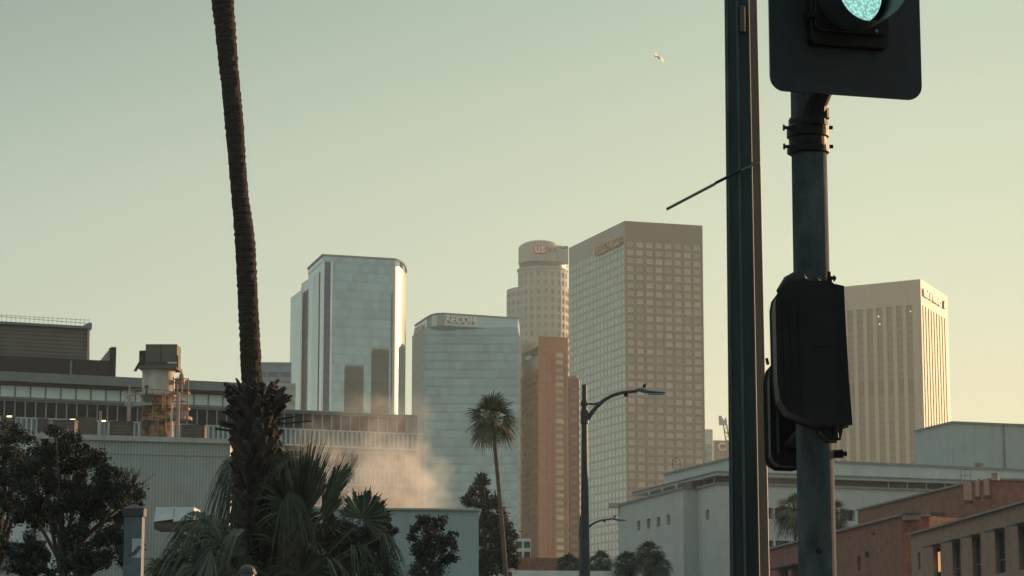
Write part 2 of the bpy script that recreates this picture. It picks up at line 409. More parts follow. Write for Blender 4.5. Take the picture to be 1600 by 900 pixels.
# ================================================================= SETTING
g = MB(); g.quad((-3500, -400, 0), (3500, -400, 0), (3500, 6000, 0), (-3500, 6000, 0)); tag(g.build('ground', 'ground'), kind='structure')
g = MB(); g.quad((7, -60, .004), (21, -60, .004), (21, 420, .004), (7, 420, .004))
tag(g.build('road', 'asphalt'), kind='structure')
g = MB()
for k in range(60): g.quad((13.9, -50+k*7, .008), (14.1, -50+k*7, .008), (14.1, -47+k*7, .008), (13.9, -47+k*7, .008))
tag(g.build('road_marking', 'paint'), kind='structure')
for nm, x0, x1 in (('pavement', -4, 6.85), ('pavement', 21.15, 29)):
    g = MB(); g.box(x0, x1, -60, 420, .0, .13); tag(g.build(nm, 'paving'), kind='structure')
for x0 in (6.85, 21.0):
    g = MB(); g.box(x0, x0+.15, -60, 420, 0, .14); tag(g.build('kerb', 'kerb'), kind='structure')

# ================================================================= TOWERS
# ---- pale blue glass tower, stepped on its left side
def glass_tower():
    Z = 175
    C = G(505, 397.5, Z); A2 = G(614, 404, Z); A1 = lerp2(C, A2, .5)
    B1, B2 = G(634, 405.3, Z), G(634.6, 424, Z)
    arc = [((1-t_)**2*A2[0]+2*t_*(1-t_)*B1[0]+t_*t_*B2[0], (1-t_)**2*A2[1]+2*t_*(1-t_)*B1[1]+t_*t_*B2[1]) for t_ in [k/10 for k in range(1, 11)]]
    Lp = G(482, 418.5, Z)
    B = (arc[-1][0]-9, arc[-1][1]+18)
    back = (Lp[0]+20, Lp[1]+14)
    foot = [Lp, C, A1, A2]+arc+[B, back]
    t = thing('glass_tower', ctr(foot), 'pale blue mirror glass tower with stepped left side and rounded bright right corner', 'tower')
    na = len(foot); mb = MB(); mb.prism(foot, 0, Z-3, 0)
    for k in range(3, 14): mb.m[k] = 1
    mb.build('wall', ['glass_blue', 'glass_corner'], t)
    pb = MB(); f2 = inset(foot, 1.006); pb.prism(f2, Z-3, Z, 0, top=False, bot=False); pb.prism(inset(foot, .97), Z-3.0, Z-1.2, 0, bot=False, sides=False); pb.prism(f2, Z-.6, Z, 0)
    pb.build('parapet', 'glass_blue', t)
    ed = MB(); pf = inset(foot, 1.009)
    for i in range(13): ed.bar((*pf[i], Z-.3), (*pf[i+1], Z-.3), .6, .8)
    ed.build('roof_edge', 'court_trim', t)
    n = Vector((C[1]-A2[1], A2[0]-C[0])).normalized(); n = Vector((-n.x, -n.y)) if n.y > 0 else n
    # lower bays stepping down to the left
    def bay(pts, z, m, nm='bay'):
        q = MB(); q.prism(ccw(pts), 0, z); return q.build(nm, m, t)
    # centre recess on the left flank
    def at(px, D): return ((px-800)/FPX*D/cp_*1.0, D)
    def pp(px, D):
        v = P(px, 550, D); return (v.x, v.y)
    zA = 1.6+(1050-432)*1037/FPX
    def slabpx(x0, D0, x1, D1, ytop, m):
        a_, b_ = pp(x0, D0), pp(x1, D1)
        bay([a_, b_, (b_[0]*1.02, b_[1]+22), (a_[0]*1.02, a_[1]+22)], 1.6+(1050-ytop)*D0/FPX, m)
    slabpx(453, 1070, 470, 1046, 466, 'glass_blue')
    slabpx(472.5, 1049, 487, 1028, 458, 'glass_dark')  # gap between bays filled by a dark slab, its shade put into colour
    slabpx(487, 1023, 497, 1009, 432.5, 'glass_teal')
    slabpx(497.2, 1012, 504, 1002, 433, 'glass_dark')  # narrow notch as a dark slab, recess shade put into its colour
    slabpx(469.5, 1066, 484, 1048, 443, 'glass_blue')
    zB = 1.6+(1050-457)*1056/FPX
    st = MB()
    for px, D, zt in ((470.5, 1045, zB+.2), (504.5, 1003, Z-3)):
        v = pp(px, D); st.box(v[0]-.35, v[0]+.35, v[1]-1.6, v[1]+.3, 0, zt)
    v1 = lerp2(C, A2, .125); st.box(v1[0]-.4, v1[0]+.4, v1[1]-.7, v1[1]+.2, 0, Z-3)
    st.build('corner_trim', 'mullion', t)
    # dark glass strip beside the front corner
    a = lerp2(C, A2, .02); b = lerp2(C, A2, .115)
    q = MB(); q.prism([(a[0]+n.x*.3, a[1]+n.y*.3), (b[0]+n.x*.3, b[1]+n.y*.3), (b[0]-n.x*.2, b[1]-n.y*.2), (a[0]-n.x*.2, a[1]-n.y*.2)], 0, Z-3.3); q.build('dark_strip', 'glass_dark', t)
    return C, A2
GT = glass_tower()

def mirrored(pts, z, label):
    t = thing('office_tower', ctr(pts), label, 'tower')
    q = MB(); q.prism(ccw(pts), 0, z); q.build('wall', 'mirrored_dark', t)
    q = MB(); q.prism(inset(pts, 1.01), z, z+1.2); q.build('parapet', 'court_trim', t)
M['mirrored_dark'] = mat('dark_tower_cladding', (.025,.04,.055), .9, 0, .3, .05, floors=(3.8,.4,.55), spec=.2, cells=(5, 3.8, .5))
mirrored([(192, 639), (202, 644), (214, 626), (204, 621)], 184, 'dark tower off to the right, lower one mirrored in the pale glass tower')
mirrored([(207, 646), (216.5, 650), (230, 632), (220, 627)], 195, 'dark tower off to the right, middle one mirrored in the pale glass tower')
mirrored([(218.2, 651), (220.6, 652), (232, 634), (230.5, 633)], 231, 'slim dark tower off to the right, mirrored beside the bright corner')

# ---- aqua tower with lettered crown
def aqua_tower():
    Z = 154.2
    f = [G(644, 525, Z), G(664, 511.5, Z), G(809.5, 512, Z)]
    foot = f+[(f[-1][0]-1, f[-1][1]+34), (f[0][0]+10, f[0][1]+10)]
    t = thing('office_tower', ctr(foot), 'blue-green glass tower with pale AECOM letters on its crown', 'tower')
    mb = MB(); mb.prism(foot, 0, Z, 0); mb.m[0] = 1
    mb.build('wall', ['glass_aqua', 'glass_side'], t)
    Z2 = 159.2
    c = [G(648.5, 508.5, Z2), G(667, 496.2, Z2), G(674.5, 492.2, Z2), G(683, 490.2, Z2), G(694, 489.8, Z2), G(809, 497.5, Z2)]
    cf = c+[(c[-1][0]+1, c[-1][1]+24), (c[0][0]+10, c[0][1]+4)]
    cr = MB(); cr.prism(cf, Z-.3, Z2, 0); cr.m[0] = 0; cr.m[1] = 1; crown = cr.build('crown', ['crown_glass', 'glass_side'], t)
    e = MB(); pf = inset(cf, 1.004)
    for i in range(5): e.bar((*pf[i], Z2), (*pf[i+1], Z2), .5, .7)
    e.build('roof_edge', 'court_trim', t)
    a = Vector((*c[4], 0)); b = Vector((*c[5], 0)); d = (b-a).normalized(); n = Vector((d.y, -d.x, 0))
    o = a+n*.9; o.z = P(693, 503.5, a.y).z
    text_mesh('sign_letters', 'AECOM', 4.2, o, d, 'letter', crown, ext=.25, bold=.12, sx=1.04)
    a = Vector((*c[0], 0)); b = Vector((*c[1], 0)); d = (b-a).normalized(); n = Vector((d.y, -d.x, 0)); o = a+d*.8+n*.6; o.z = Z2-4.6
    text_mesh('sign_letters', 'AECOM', 4.0, o, d, 'letter', crown, ext=.2, bold=.1, sx=1.25)
    q = MB(); v = P(756, 488, f[-1][1]+14); q.tube([(v.x, v.y, Z2-.5), (v.x, v.y, Z2+3.2)], .12, 5); q.bar((v.x-.8, v.y, Z2+2.6), (v.x+.8, v.y, Z2+2.6), .15, .15); q.build('antenna', 'court_trim', t)
aqua_tower()

# ---- round stone tower with lettered crown
def round_tower():
    D = 1735; s = D/FPX
    c = P(848.5, 500, D); cx, cy = c.x, D+18
    zz = lambda y: 1.6+(1050-y)*(D)/FPX
    t = thing('round_skyscraper', (cx, cy, 0), 'tallest round stone tower with us bank sign on its cylindrical crown', 'skyscraper')
    wins = []
    def drum(x, y, r, z0, z1, n, pitch, ww, wh, name, ph=0.0, blank=0):
        pts = [(x+r*math.cos(2*math.pi*k/n+ph), y+r*math.sin(2*math.pi*k/n+ph)) for k in range(n)]
        mb = MB(); L = dist2(pts[0], pts[1])
        for k in range(n):
            hs = grid_holes(L, 1, z0, z1-blank, pitch, L*ww, wh, sill=(pitch-wh)/2)
            wins.extend(face_grid(mb, pts[k], pts[(k+1) % n], z0, z1, hs, .6))
        mb.prism(pts, z1-.6, z1, sides=False)
        return mb.build(name, 'stone_tower', t)
    drum(cx-2.3, cy+4, 25.2*.96, 0, zz(447), 26, 6.1, .52, 3.3, 'lower_drum', .05, 2)
    drum(cx, cy, 18.2, zz(447), zz(416), 22, 6.1, .50, 3.6, 'shaft', .1, 2)
    drum(cx, cy-9.5, 18.1, 0, zz(447.5), 22, 6.1, .50, 3.4, 'front_bay', .1, 2)
    r1 = 17.2; q = MB(); q.prism([(cx+r1*math.cos(a*math.pi/16), cy+r1*math.sin(a*math.pi/16)) for a in range(32)], zz(416), zz(406)); q.build('glass_ring', 'glass_side', t)
    xc = P(841.5, 400, D).x; rc = 14.6
    pr = [(xc+rc*math.cos(a*math.pi/20), cy-3+rc*math.sin(a*math.pi/20)) for a in range(40)]
    q = MB(); q.prism(pr, zz(406), zz(384)+.5, 0, top=False)
    # the crown's top slopes down to its left
    top = [(p[0], p[1], zz(384)+.5+ (4.6*math.sqrt(max(0, 1-((p[0]-xc-2)/ (rc+2.5))**2)))) for p in pr]
    n = len(pr)
    for k in range(n):
        a, b = pr[k], pr[(k+1) % n]; q.quad((*a, zz(384)+.5), (*b, zz(384)+.5), top[(k+1) % n], top[k])
    q.poly(top); crown = q.build('crown', 'stone_tower', t)
    q = MB()
    for px, y0, y1, w in ((874, 378.5, 407, 7), (880.5, 384, 409, 6), (886, 380, 406, 5), (882, 379, 382, 12)):
        x = P(px, 400, D).x; q.box(x-w*s/2, x+w*s/2, cy-9, cy-2, zz(y1), zz(y0))
    q.build('crown_buttress', 'stone_tower', t)
    q = MB(); q.prism([(cx+18.9*math.cos(a*math.pi/16), cy+18.9*math.sin(a*math.pi/16)) for a in range(32)], zz(417.5), zz(414.5)); q.build('ledge', 'pale_stone', t)
    add_windows(t, wins, 'pane_grey')
    yf = cy-3-rc
    b = MB(); x = P(844.5, 388, D).x
    b.prism([(x-4.6, yf-.5), (x+5.2, yf-.5), (x+5.2, yf+1.5), (x-4.6, yf+1.5)], zz(395), zz(382)); b.build('sign_shield', 'letter_red', crown)
    text_mesh('sign_letters', 'us', 9.6, (x-4.3, yf-.9, zz(392.8)), (1, 0, 0), 'letter', crown, .2, bold=.10, sx=.92)
    text_mesh('sign_letters', 'bank', 5.2, (x+5.6, yf+.1, zz(391.5)), (1, .1, 0), 'letter_dark', crown, .8, bold=.1, sx=.62)
round_tower()

# ---- orange brown tower
def brown_tower():
    Z = 150
    Lp, C, Rp = G(813, 541, Z), G(841, 525, Z), G(887, 527.5, Z)
    Bk = (Lp[0]+Rp[0]-C[0], Lp[1]+Rp[1]-C[1])
    foot = [Lp, C, Rp, Bk]
    t = thing('brown_tower', ctr(foot), 'slim orange-brown tower with one column of pale windows, next to the aqua glass tower', 'tower')
    mb = MB(); wl, wr, ws = [], [], []
    zc = 1.6+(1050-587)*1090/FPX
    L1 = dist2(Lp, C)
    wl = face_grid(mb, Lp, C, 0, zc, grid_holes(L1, 5, 0, zc-1, 3.3, L1/5*.62, 1.75, 1.5), .5)
    L2 = dist2(C, Rp)
    hs = []; z = 143
    while z > 3:
        hs.append((L2*.60, L2*.88, z-2.1, z)); z -= 3.3
    wr = face_grid(mb, C, Rp, 0, Z, hs, .45)
    mb.quad((*Rp, 0), (*Bk, 0), (*Bk, Z), (*Rp, Z)); mb.quad((*Bk, 0), (*Lp, 0), (*Lp, Z), (*Bk, Z)); mb.prism(foot, Z-1.5, Z-1.0, sides=False)
    mb.build('wall', 'brown_stone', t)
    q = MB(); q.quad((*Lp, zc), (*C, zc), (*C, Z), (*Lp, Z)); q.build('upper_panel', 'cream_panel', t)
    d = Vector((C[0]-Lp[0], C[1]-Lp[1])).normalized(); n = Vector((d.y, -d.x))*.2
    q = MB(); q.prism(ccw([(Lp[0]+n.x, Lp[1]+n.y), (C[0]+n.x, C[1]+n.y), C, Lp]), Z-8.4, Z-4.6); q.build('glass_band', 'glass_teal', t)
    # narrow vertical ribs with small windows beside the pale column
    add_windows(t, wl, 'pane_dim'); add_windows(t, wr, 'pane_warm')
    dd = Vector((Rp[0]-C[0], Rp[1]-C[1])); nn = Vector((dd.y, -dd.x)).normalized()*.25
    q = MB()
    for u in (.30, .46, .52, .93):
        p = lerp2(C, Rp, u); p2 = lerp2(C, Rp, u+.025); q.prism(ccw([(p[0]+nn.x, p[1]+nn.y), (p2[0]+nn.x, p2[1]+nn.y), p2, p]), 0, Z-9)
    q.build('pilaster', 'brown_stone', t)
brown_tower()

# ---- dim grey tower standing in front of the tall granite tower
def simple_block(name, pts, z, m, label, cat, group=None, holes=None, wm='pane_grey'):
    pts = ccw(pts); t = thing(name, ctr(pts), label, cat, group)
    mb = MB(); wins = []
    for k in range(len(pts)):
        A, B = pts[k], pts[(k+1) % len(pts)]
        L = dist2(A, B)
        hs = grid_holes(L, max(1, int(L/holes[0])), 0, z-holes[3], holes[1], (L/max(1, int(L/holes[0])))*holes[2], holes[1]*.5, sill=holes[1]*.25) if holes else []
        wins += face_grid(mb, A, B, 0, z, hs, .4)
    mb.build('wall', m, t)
    q = MB(); q.prism(inset(pts, .985), z-.8, z-.5); q.build('roof', 'coping', t)
    if wins: add_windows(t, wins, wm)
    return t
def rect_px(x0, x1, Y, depth, dy=0, squeeze=True):
    a = P(x0, 600, Y); b = P(x1, 600, Y+dy)
    return [(a.x, a.y), (b.x, b.y), (b.x+dy*-.2+ (b.x/Y)*depth, b.y+depth), (a.x+(a.x/Y)*depth, a.y+depth)]
def zpx(y, D): return 1.6+(1050-y)*D/FPX
t = simple_block('grey_tower', rect_px(887.5, 905, 1105, 10, -2), zpx(594, 1105), 'grey_far', 'narrow dim grey tower squeezed between the orange-brown tower and the granite tower', 'tower', holes=(4.5, 3.6, .6, 3))
q = MB(); v = P(896, 592, 1110); q.lathe((v.x, v.y, zpx(594, 1105)-.6), [(2.4, 0), (2.3, 1.6), (1.6, 2.4), (.4, 2.7)], 14); q.build('roof_dome', 'grey_far', t)
t = simple_block('blue_block', rect_px(398, 455, 930, 30, 1), zpx(568, 930), 'blue_far', 'hazy blue block right of the tall palm trunk, above a grey block', 'building', holes=(4, 3.7, .8, 3), wm='glass_dark')
t = simple_block('grey_block', rect_px(404, 462, 640, 24, 4), zpx(599, 640), 'conc_far', 'pale grey low block under the hazy blue block', 'building', holes=(5, 4.2, .7, 2))
t = simple_block('white_block', rect_px(1096, 1112.5, 1520, 20, 2), zpx(674, 1520), 'white_frame', 'small white banded block right of the granite tower', 'building')
q = MB(); a = P(1100, 700, 1518.5); b = P(1112.3, 700, 1518.5)
for y0, y1 in ((698, 704), (709.5, 715), (721, 727)): q.box(a.x, b.x, 1518.6, 1519.9, zpx(y1, 1520), zpx(y0, 1520))
q.build('glass_band', 'glass_teal', t)
t = simple_block('brown_block', rect_px(1113, 1160, 1640, 30, 4), zpx(691.5, 1640), 'pilaster' if False else 'granite', 'small brown block with pale Citi letters beside the green pole', 'building')
v = P(1121, 704, 1640)
text_mesh('sign_letters', 'Citi', 7.5, (v.x, 1638.5, v.z), (1, 0, 0), 'letter', t, .6, bold=.15)

# ---- tall rose granite tower
def granite_tower():
    Z = 224
    Lp, C, Rp = G(889, 387.5, Z), G(976, 345, Z), G(1097.5, 352.5, Z)
    Bk = (Lp[0]+Rp[0]-C[0], Lp[1]+Rp[1]-C[1])
    foot = [Lp, C, Rp, Bk]
    t = thing('granite_tower', ctr(foot), 'tall rose granite tower with a grid of square windows and gold letters at top left', 'skyscraper')
    mb = MB(); pitch = 4.13
    L1, L2 = dist2(Lp, C), dist2(C, Rp)
    wl = face_grid(mb, Lp, C, 0, Z, grid_holes(L1, 16, 0, Z-9.5, pitch, L1/16*.88, 3.0, .6, .55), .12)
    wr = face_grid(mb, C, Rp, 0, Z, grid_holes(L2, 8, 0, Z-9.5, pitch, L2/8*.74, 2.75, .5, .7), .45)
    mb.quad((*Rp, 0), (*Bk, 0), (*Bk, Z), (*Rp, Z)); mb.quad((*Bk, 0), (*Lp, 0), (*Lp, Z), (*Bk, Z)); mb.prism(foot, Z-1.5, Z-1, sides=False)
    mb.build('wall', 'granite', t)
    add_windows(t, wr, 'pane_pale'); add_windows(t, wl, 'pane_left')
    d = Vector((C[0]-Lp[0], C[1]-Lp[1], 0)).normalized(); n = Vector((d.y, -d.x, 0))
    a = Vector((*lerp2(Lp, C, .49), 0))+n*.7; a.z = Z-11.2
    text_mesh('sign_letters', 'WELLS FARGO', 6.4, a, d, 'letter_gold', t, .35, bold=.15, sx=.90)
M['pane_left'] = mat('greenish_sky_tint_pane', (.28,.345,.315), .2, .7, .06, .1, rnd=.10)  # left-face panes, pale sky reflection put into their tint
granite_tower()

# ---- pale tower with vertical strips
def strip_tower():
    Z = 224
    C, Rp = G(1438, 436, Z), G(1480, 463, Z); l0 = G(1322, 447.5, Z)
    Lp = lerp2(C, l0, 1.75)
    Bk = (Lp[0]+Rp[0]-C[0], Lp[1]+Rp[1]-C[1])
    foot = [Lp, C, Rp, Bk]
    t = thing('strip_tower', ctr(foot), 'pale stone tower of tall vertical window strips with sunlit right side', 'skyscraper')
    mb = MB(); L1, L2 = dist2(Lp, C), dist2(C, Rp); zt = Z-14.5
    hs = []; u = L1-5.6
    while u > 5: hs.append((u-3.9, u, 2, zt)); u -= 6.25
    wl = face_grid(mb, Lp, C, 0, Z, hs, 1.1)
    hs = []; cw = (L2-3.4)/9.5
    for k in range(9): hs.append((2.9+k*cw, 2.9+k*cw+cw*.42, 2, zt))
    wr = face_grid(mb, C, Rp, 0, Z, hs, 1.0)
    mb.quad((*Rp, 0), (*Bk, 0), (*Bk, Z), (*Rp, Z)); mb.quad((*Bk, 0), (*Lp, 0), (*Lp, Z), (*Bk, Z)); mb.prism(foot, Z-1.5, Z-1, sides=False)
    mb.build('wall', 'pale_stone', t)
    res = add_windows(t, wl, 'strip_glass', 'window_strip'); add_windows(t, wr, 'strip_glass', 'window_strip')
    # darker service floor band across the strips
    q = MB(); zb0, zb1 = zpx(618, 1380), zpx(596, 1380)
    for w in wl:
        a, b = Vector(w[0]), Vector(w[1]); n = Vector((w[4].x, w[4].y, 0))*.25
        q.quad((a.x+n.x, a.y+n.y, zb0), (b.x+n.x, b.y+n.y, zb0), (b.x+n.x, b.y+n.y, zb1), (a.x+n.x, a.y+n.y, zb1))
    q.build('louvre_band', mat('service_louvre', (.20,.125,.09), .7), t)
    d = Vector((Rp[0]-C[0], Rp[1]-C[1], 0)).normalized(); n = Vector((d.y, -d.x, 0))
    a = Vector((*C, 0))+d*4+n*.8; a.z = Z-9.2
    text_mesh('sign_letters', 'Bank of America', 6.6, a, d, 'letter_blue', t, .3, bold=.1, sx=1.02)
    a = Vector((*C, 0))+d*56+n*.8
    q = MB()
    for i in range(4): q.bar(a+d*(i*1.3)+Vector((0, 0, Z-9)), a+d*(i*1.3+1.9)+Vector((0, 0, Z-4.5)), .9, .8, up=(n.x, n.y, 0))
    q.build('sign_logo', 'letter_red', t)
    q = MB()
    for px, py in ((1372, 495), (1374, 507), (1422, 487)):
        v = P(px, py, 1368 + (1438-px)*.22); q.box(v.x-.3, v.x+.3, v.y-1.5, v.y-.9, v.z-.25, v.z+.25)
    q.build('facade_lamp', 'litw', t)
strip_tower()

# ---- crane
def crane():
    a = P(1131, 653, 1500); b = P(1141, 712, 1500); c = P(1142, 760, 1500)
    t = thing('crane', (c.x, c.y, 0), 'orange and white lattice crane jib rising behind the green pole', 'crane')
    q = MB(); ax = (a-b).normalized(); r = Vector((1, 0, 0))*1.3; f = Vector((0, 1, 0))*1.3
    for k in (r+f, r-f, -r+f, -r-f): q.bar(b+k, a+k*.7, .5, .5)
    N_ = 9
    for i in range(N_):
        p = b+(a-b)*i/N_; p2 = b+(a-b)*(i+1)/N_; k = 1 if i % 2 else -1
        q.bar(p+r*k-f, p2-r*k-f, .35, .35); q.bar(p+r*k+f, p2-r*k+f, .35, .35)
    q.build('jib', 'orange', t)
    q = MB(); q.box(a.x-3, a.x+1.8, a.y-1.5, a.y+1.5, a.z-4.4, a.z-1.4); q.box(a.x-3.2, a.x-1.4, a.y-1.2, a.y+1.2, a.z-1.4, a.z+1.2); q.build('jib_head', 'cranewhite', t)
    q = MB(); q.tube([(b.x, b.y, 0), (b.x, b.y, b.z)], 1.4, 4); q.build('mast', 'cranewhite', t)
crane()

# ================================================================= COURT BUILDING
def court():
    Z = 25
    a = G(965.5, 790, Z); b = G(1067.5, 763, Z); c = G(1089, 763.5, Z); d = G(1120, 756, Z); e = G(1141, 756, Z); f = G(1469, 767, Z)
    f = lerp2(e, f, 1.75)
    bk1 = (f[0]-6, f[1]+60); bk2 = (a[0]+9, a[1]+3)
    foot = [a, b, c, d, e, f, bk1, bk2]
    t = thing('court_building', ctr(foot), 'big pale panelled building with a flat overhanging roof and small slit windows', 'building')
    mb = MB(); wins = []
    def hole(A, B, px0, px1, y0, y1):
        # pixel columns turned into distances along the wall
        L = dist2(A, B)
        def upx(px):
            k = (px-800)/FPX
            best = min(range(1001), key=lambda i: abs(proj((*lerp2(A, B, i/1000), Z-4))[0]-px)); return best/1000*L
        u0, u1 = upx(px0), upx(px1); p = lerp2(A, B, (u0+u1)/2/L)
        def zy(y):
            lo, hi = 0, 60
            for _ in range(40):
                m_ = (lo+hi)/2
                if proj((*p, m_))[1] > y: lo = m_
                else: hi = m_
            return lo
        return (u0, u1, zy(y1), zy(y0))
    hs = [hole(a, b, x0, x1, y0, y1) for x0, x1, y0, y1 in ((995.5, 1000.5, 813.5, 829), (1010.5, 1016, 810.5, 826), (1026, 1031.5, 807.5, 823), (1041.5, 1047, 804, 820))]
    wins += face_grid(mb, a, b, 0, Z, hs, .6)
    mb.quad((*b, 0), (*c, 0), (*c, Z), (*b, Z))
    wins += face_grid(mb, c, d, 0, Z, [hole(c, d, 1102.5, 1108, 796.5, 812)], .6)
    mb.quad((*d, 0), (*e, 0), (*e, Z), (*d, Z))
    hs = []
    for r0, r1 in ((793.5, 811), (845, 861)):
        for k in range(7):
            x0 = 1160+k*25.5; h = hole(e, f, x0, x0+22.5, r0+(x0-1200)*.033, r1+(x0-1200)*.033)
            if hs and r0 == 793.5 or (hs and len(hs) > 7): h = (h[0], h[1], hs[-1][2], hs[-1][3])
            hs.append(h)
    wins += face_grid(mb, e, f, 0, Z, hs, .7)
    mb.quad((*f, 0), (*bk1, 0), (*bk1, Z), (*f, Z)); mb.quad((*bk1, 0), (*bk2, 0), (*bk2, Z), (*bk1, Z)); mb.quad((*bk2, 0), (*a, 0), (*a, Z), (*bk2, Z))
    mb.prism(foot, Z-.5, Z, sides=False, bot=False)
    mb.build('wall', 'court_wall', t)
    # coping line on the wall head
    q = MB(); cop = foot[:6]
    for i in range(5): q.bar((*cop[i], Z+.05), (*cop[i+1], Z+.05), .5, .28)
    q.build('wall_coping', 'court_trim', t)
    # recessed gallery under the roof, with posts
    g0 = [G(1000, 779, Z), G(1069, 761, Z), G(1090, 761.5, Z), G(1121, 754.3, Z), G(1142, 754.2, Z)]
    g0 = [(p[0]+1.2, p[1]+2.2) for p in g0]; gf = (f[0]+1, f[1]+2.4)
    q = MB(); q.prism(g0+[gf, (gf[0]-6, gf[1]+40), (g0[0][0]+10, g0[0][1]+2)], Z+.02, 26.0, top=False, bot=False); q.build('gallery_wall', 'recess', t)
    L = dist2(e, f); k = 0; gp = []
    while k*2.9 < L:
        p = lerp2(e, f, k*2.9/L); gp.append((p[0]-.12, p[0]+.12, p[1]+.7, p[1]+1.0)); k += 1
    for tt in (.45, .65, .85): p = lerp2(a, b, tt); gp.append((p[0]+.4, p[0]+.65, p[1]+.5, p[1]+.8))
    for tt in (.2, .7): p = lerp2(c, d, tt); gp.append((p[0]+.4, p[0]+.65, p[1]+.5, p[1]+.8))
    for x0, x1, y0, y1 in gp: q = MB(); q.box(x0, x1, y0, y1, Z+.2, 26.0); q.build('gallery_post', 'court_wall', t)
    # overhanging roof slab
    zr = 26.45
    r = [G(988, 770.5, zr), G(1120, 737, zr), G(1141, 738, zr), G(1512, 751, zr)]
    r[3] = lerp2(r[2], r[3], 1.6)
    rp = r+[(r[3][0]-5, r[3][1]+60), (r[0][0]+12, r[0][1]+2)]
    q = MB(); q.prism(rp, 26.0, zr); q.build('roof', 'court_upper', t)
    q = MB(); 
    for i in range(3): q.bar((*r[i], zr+.05), (*r[i+1], zr+.05), .3, .14)
    q.build('roof_edge', 'court_trim', t)
    # set-back upper storey
    zu = 29
    u = [G(1038, 741, zu), G(1141, 716, zu), G(1304, 721.5, zu), G(1498, 730, zu)]
    u[3] = lerp2(u[2], u[3], 1.9)
    q = MB(); q.prism(u+[(u[3][0]-5, u[3][1]+40), (u[0][0]+9, u[0][1]+2)], zr-.01, zu); q.build('upper_storey', 'court_wall', t)
    q = MB(); 
    for i in range(3): q.bar((*u[i], zu), (*u[i+1], zu), .4, .3)
    q.build('upper_coping', 'court_trim', t)
    v = Vector((*a, Z)); q = MB(); q.box(v.x-1.3, v.x+1.2, v.y-1.5, v.y+.4, Z-.3, Z+.25); q.build('ledge', 'plaster', t)  # ledge coloured pink, reddish sunlight put into its colour
    v = P(1057, 731, 318); q = MB(); q.tube([(v.x-.5, v.y, zu-1), (v.x-.5, v.y, zu+.1), (v.x, v.y, zu+.6), (v.x+.5, v.y, zu+.1), (v.x+.5, v.y, zu-1)], .07, 6)
    q.build('roof_rail', 'court_trim', t)
    add_windows(t, wins, 'pane_dark', frame='court_trim', fw=.16)
court()
def upper_block():
    Z = 36
    Lp, C, Rp = G(1429, 675, Z), G(1488, 661, Z), G(1600, 665.5, Z)
    Rp = lerp2(C, Rp, 1.7); foot = [Lp, C, Rp, (Rp[0]-4, Rp[1]+40), (Lp[0]+8, Lp[1]+4)]
    t = thing('plain_block', ctr(foot), 'plain windowless grey block behind the flat-roofed building at the right edge', 'building')
    q = MB(); q.prism(foot, 0, Z); q.build('wall', 'court_upper', t)
    q = MB()
    for i in range(2): q.bar((*foot[i], Z+.1), (*foot[i+1], Z+.1), .4, .3)
    q.build('roof_edge', 'court_trim', t)
    q = MB(); v = lerp2(C, Rp, .42); q.box(v[0]-.08, v[0]+.08, v[1]-.25, v[1]-.05, 0, Z-.1); q.build('drain_pipe', 'court_trim', t)
upper_block()
q = MB(); v = P(1529, 718, 333); z0 = v.z-1.2
t = thing('roof_vent', (v.x, v.y, 29), 'mushroom roof vent with dark cap in front of the plain grey block', 'vent')
q.lathe((v.x, v.y, 29), [(.42, -1), (.42, .45), (.5, .7)], 14); q.build('shaft', 'rust_pipe', t)
q = MB(); q.lathe((v.x, v.y, 29), [(.35, .68), (.72, .8), (.66, 1.05), (.2, 1.15)], 14); q.build('cap', 'court_trim', t)

# ================================================================= BRICK BUILDINGS
def upos(A, B, px, z):
    L = dist2(A, B)
    lo, hi = 0.0, 1.0
    for _ in range(40):
        m_ = (lo+hi)/2
        if proj((*lerp2(A, B, m_), z))[0] < px: lo = m_
        else: hi = m_
    return lo*L
def zat(A, B, u, y):
    p = lerp2(A, B, u/dist2(A, B)); lo, hi = -5, 60
    for _ in range(40):
        m_ = (lo+hi)/2
        if proj((*p, m_))[1] > y: lo = m_
        else: hi = m_
    return lo
def brick_back():
    Z = 20
    p = [G(1340, 798, Z), G(1502, 758, Z), G(1550, 750, Z), G(1600, 751, Z)]
    p[3] = lerp2(p[2], p[3], 2.5)
    foot = p+[(p[3][0], p[3][1]+35), (p[0][0]+12, p[0][1]+4)]
    t = thing('brick_building', ctr(foot), 'red brick building with antennas on its roof edge, behind the other brick buildings', 'building')
    q = MB(); q.prism(foot, 0, Z, top=False, bot=False); q.prism(foot, Z-.6, Z-.3, sides=False); q.build('wall', 'brick', t)
    q = MB()
    for i in range(3): q.bar((*p[i], Z+.08), (*p[i+1], Z+.08), .45, .2)
    q.build('coping', 'coping', t)
    return p
pb = brick_back()
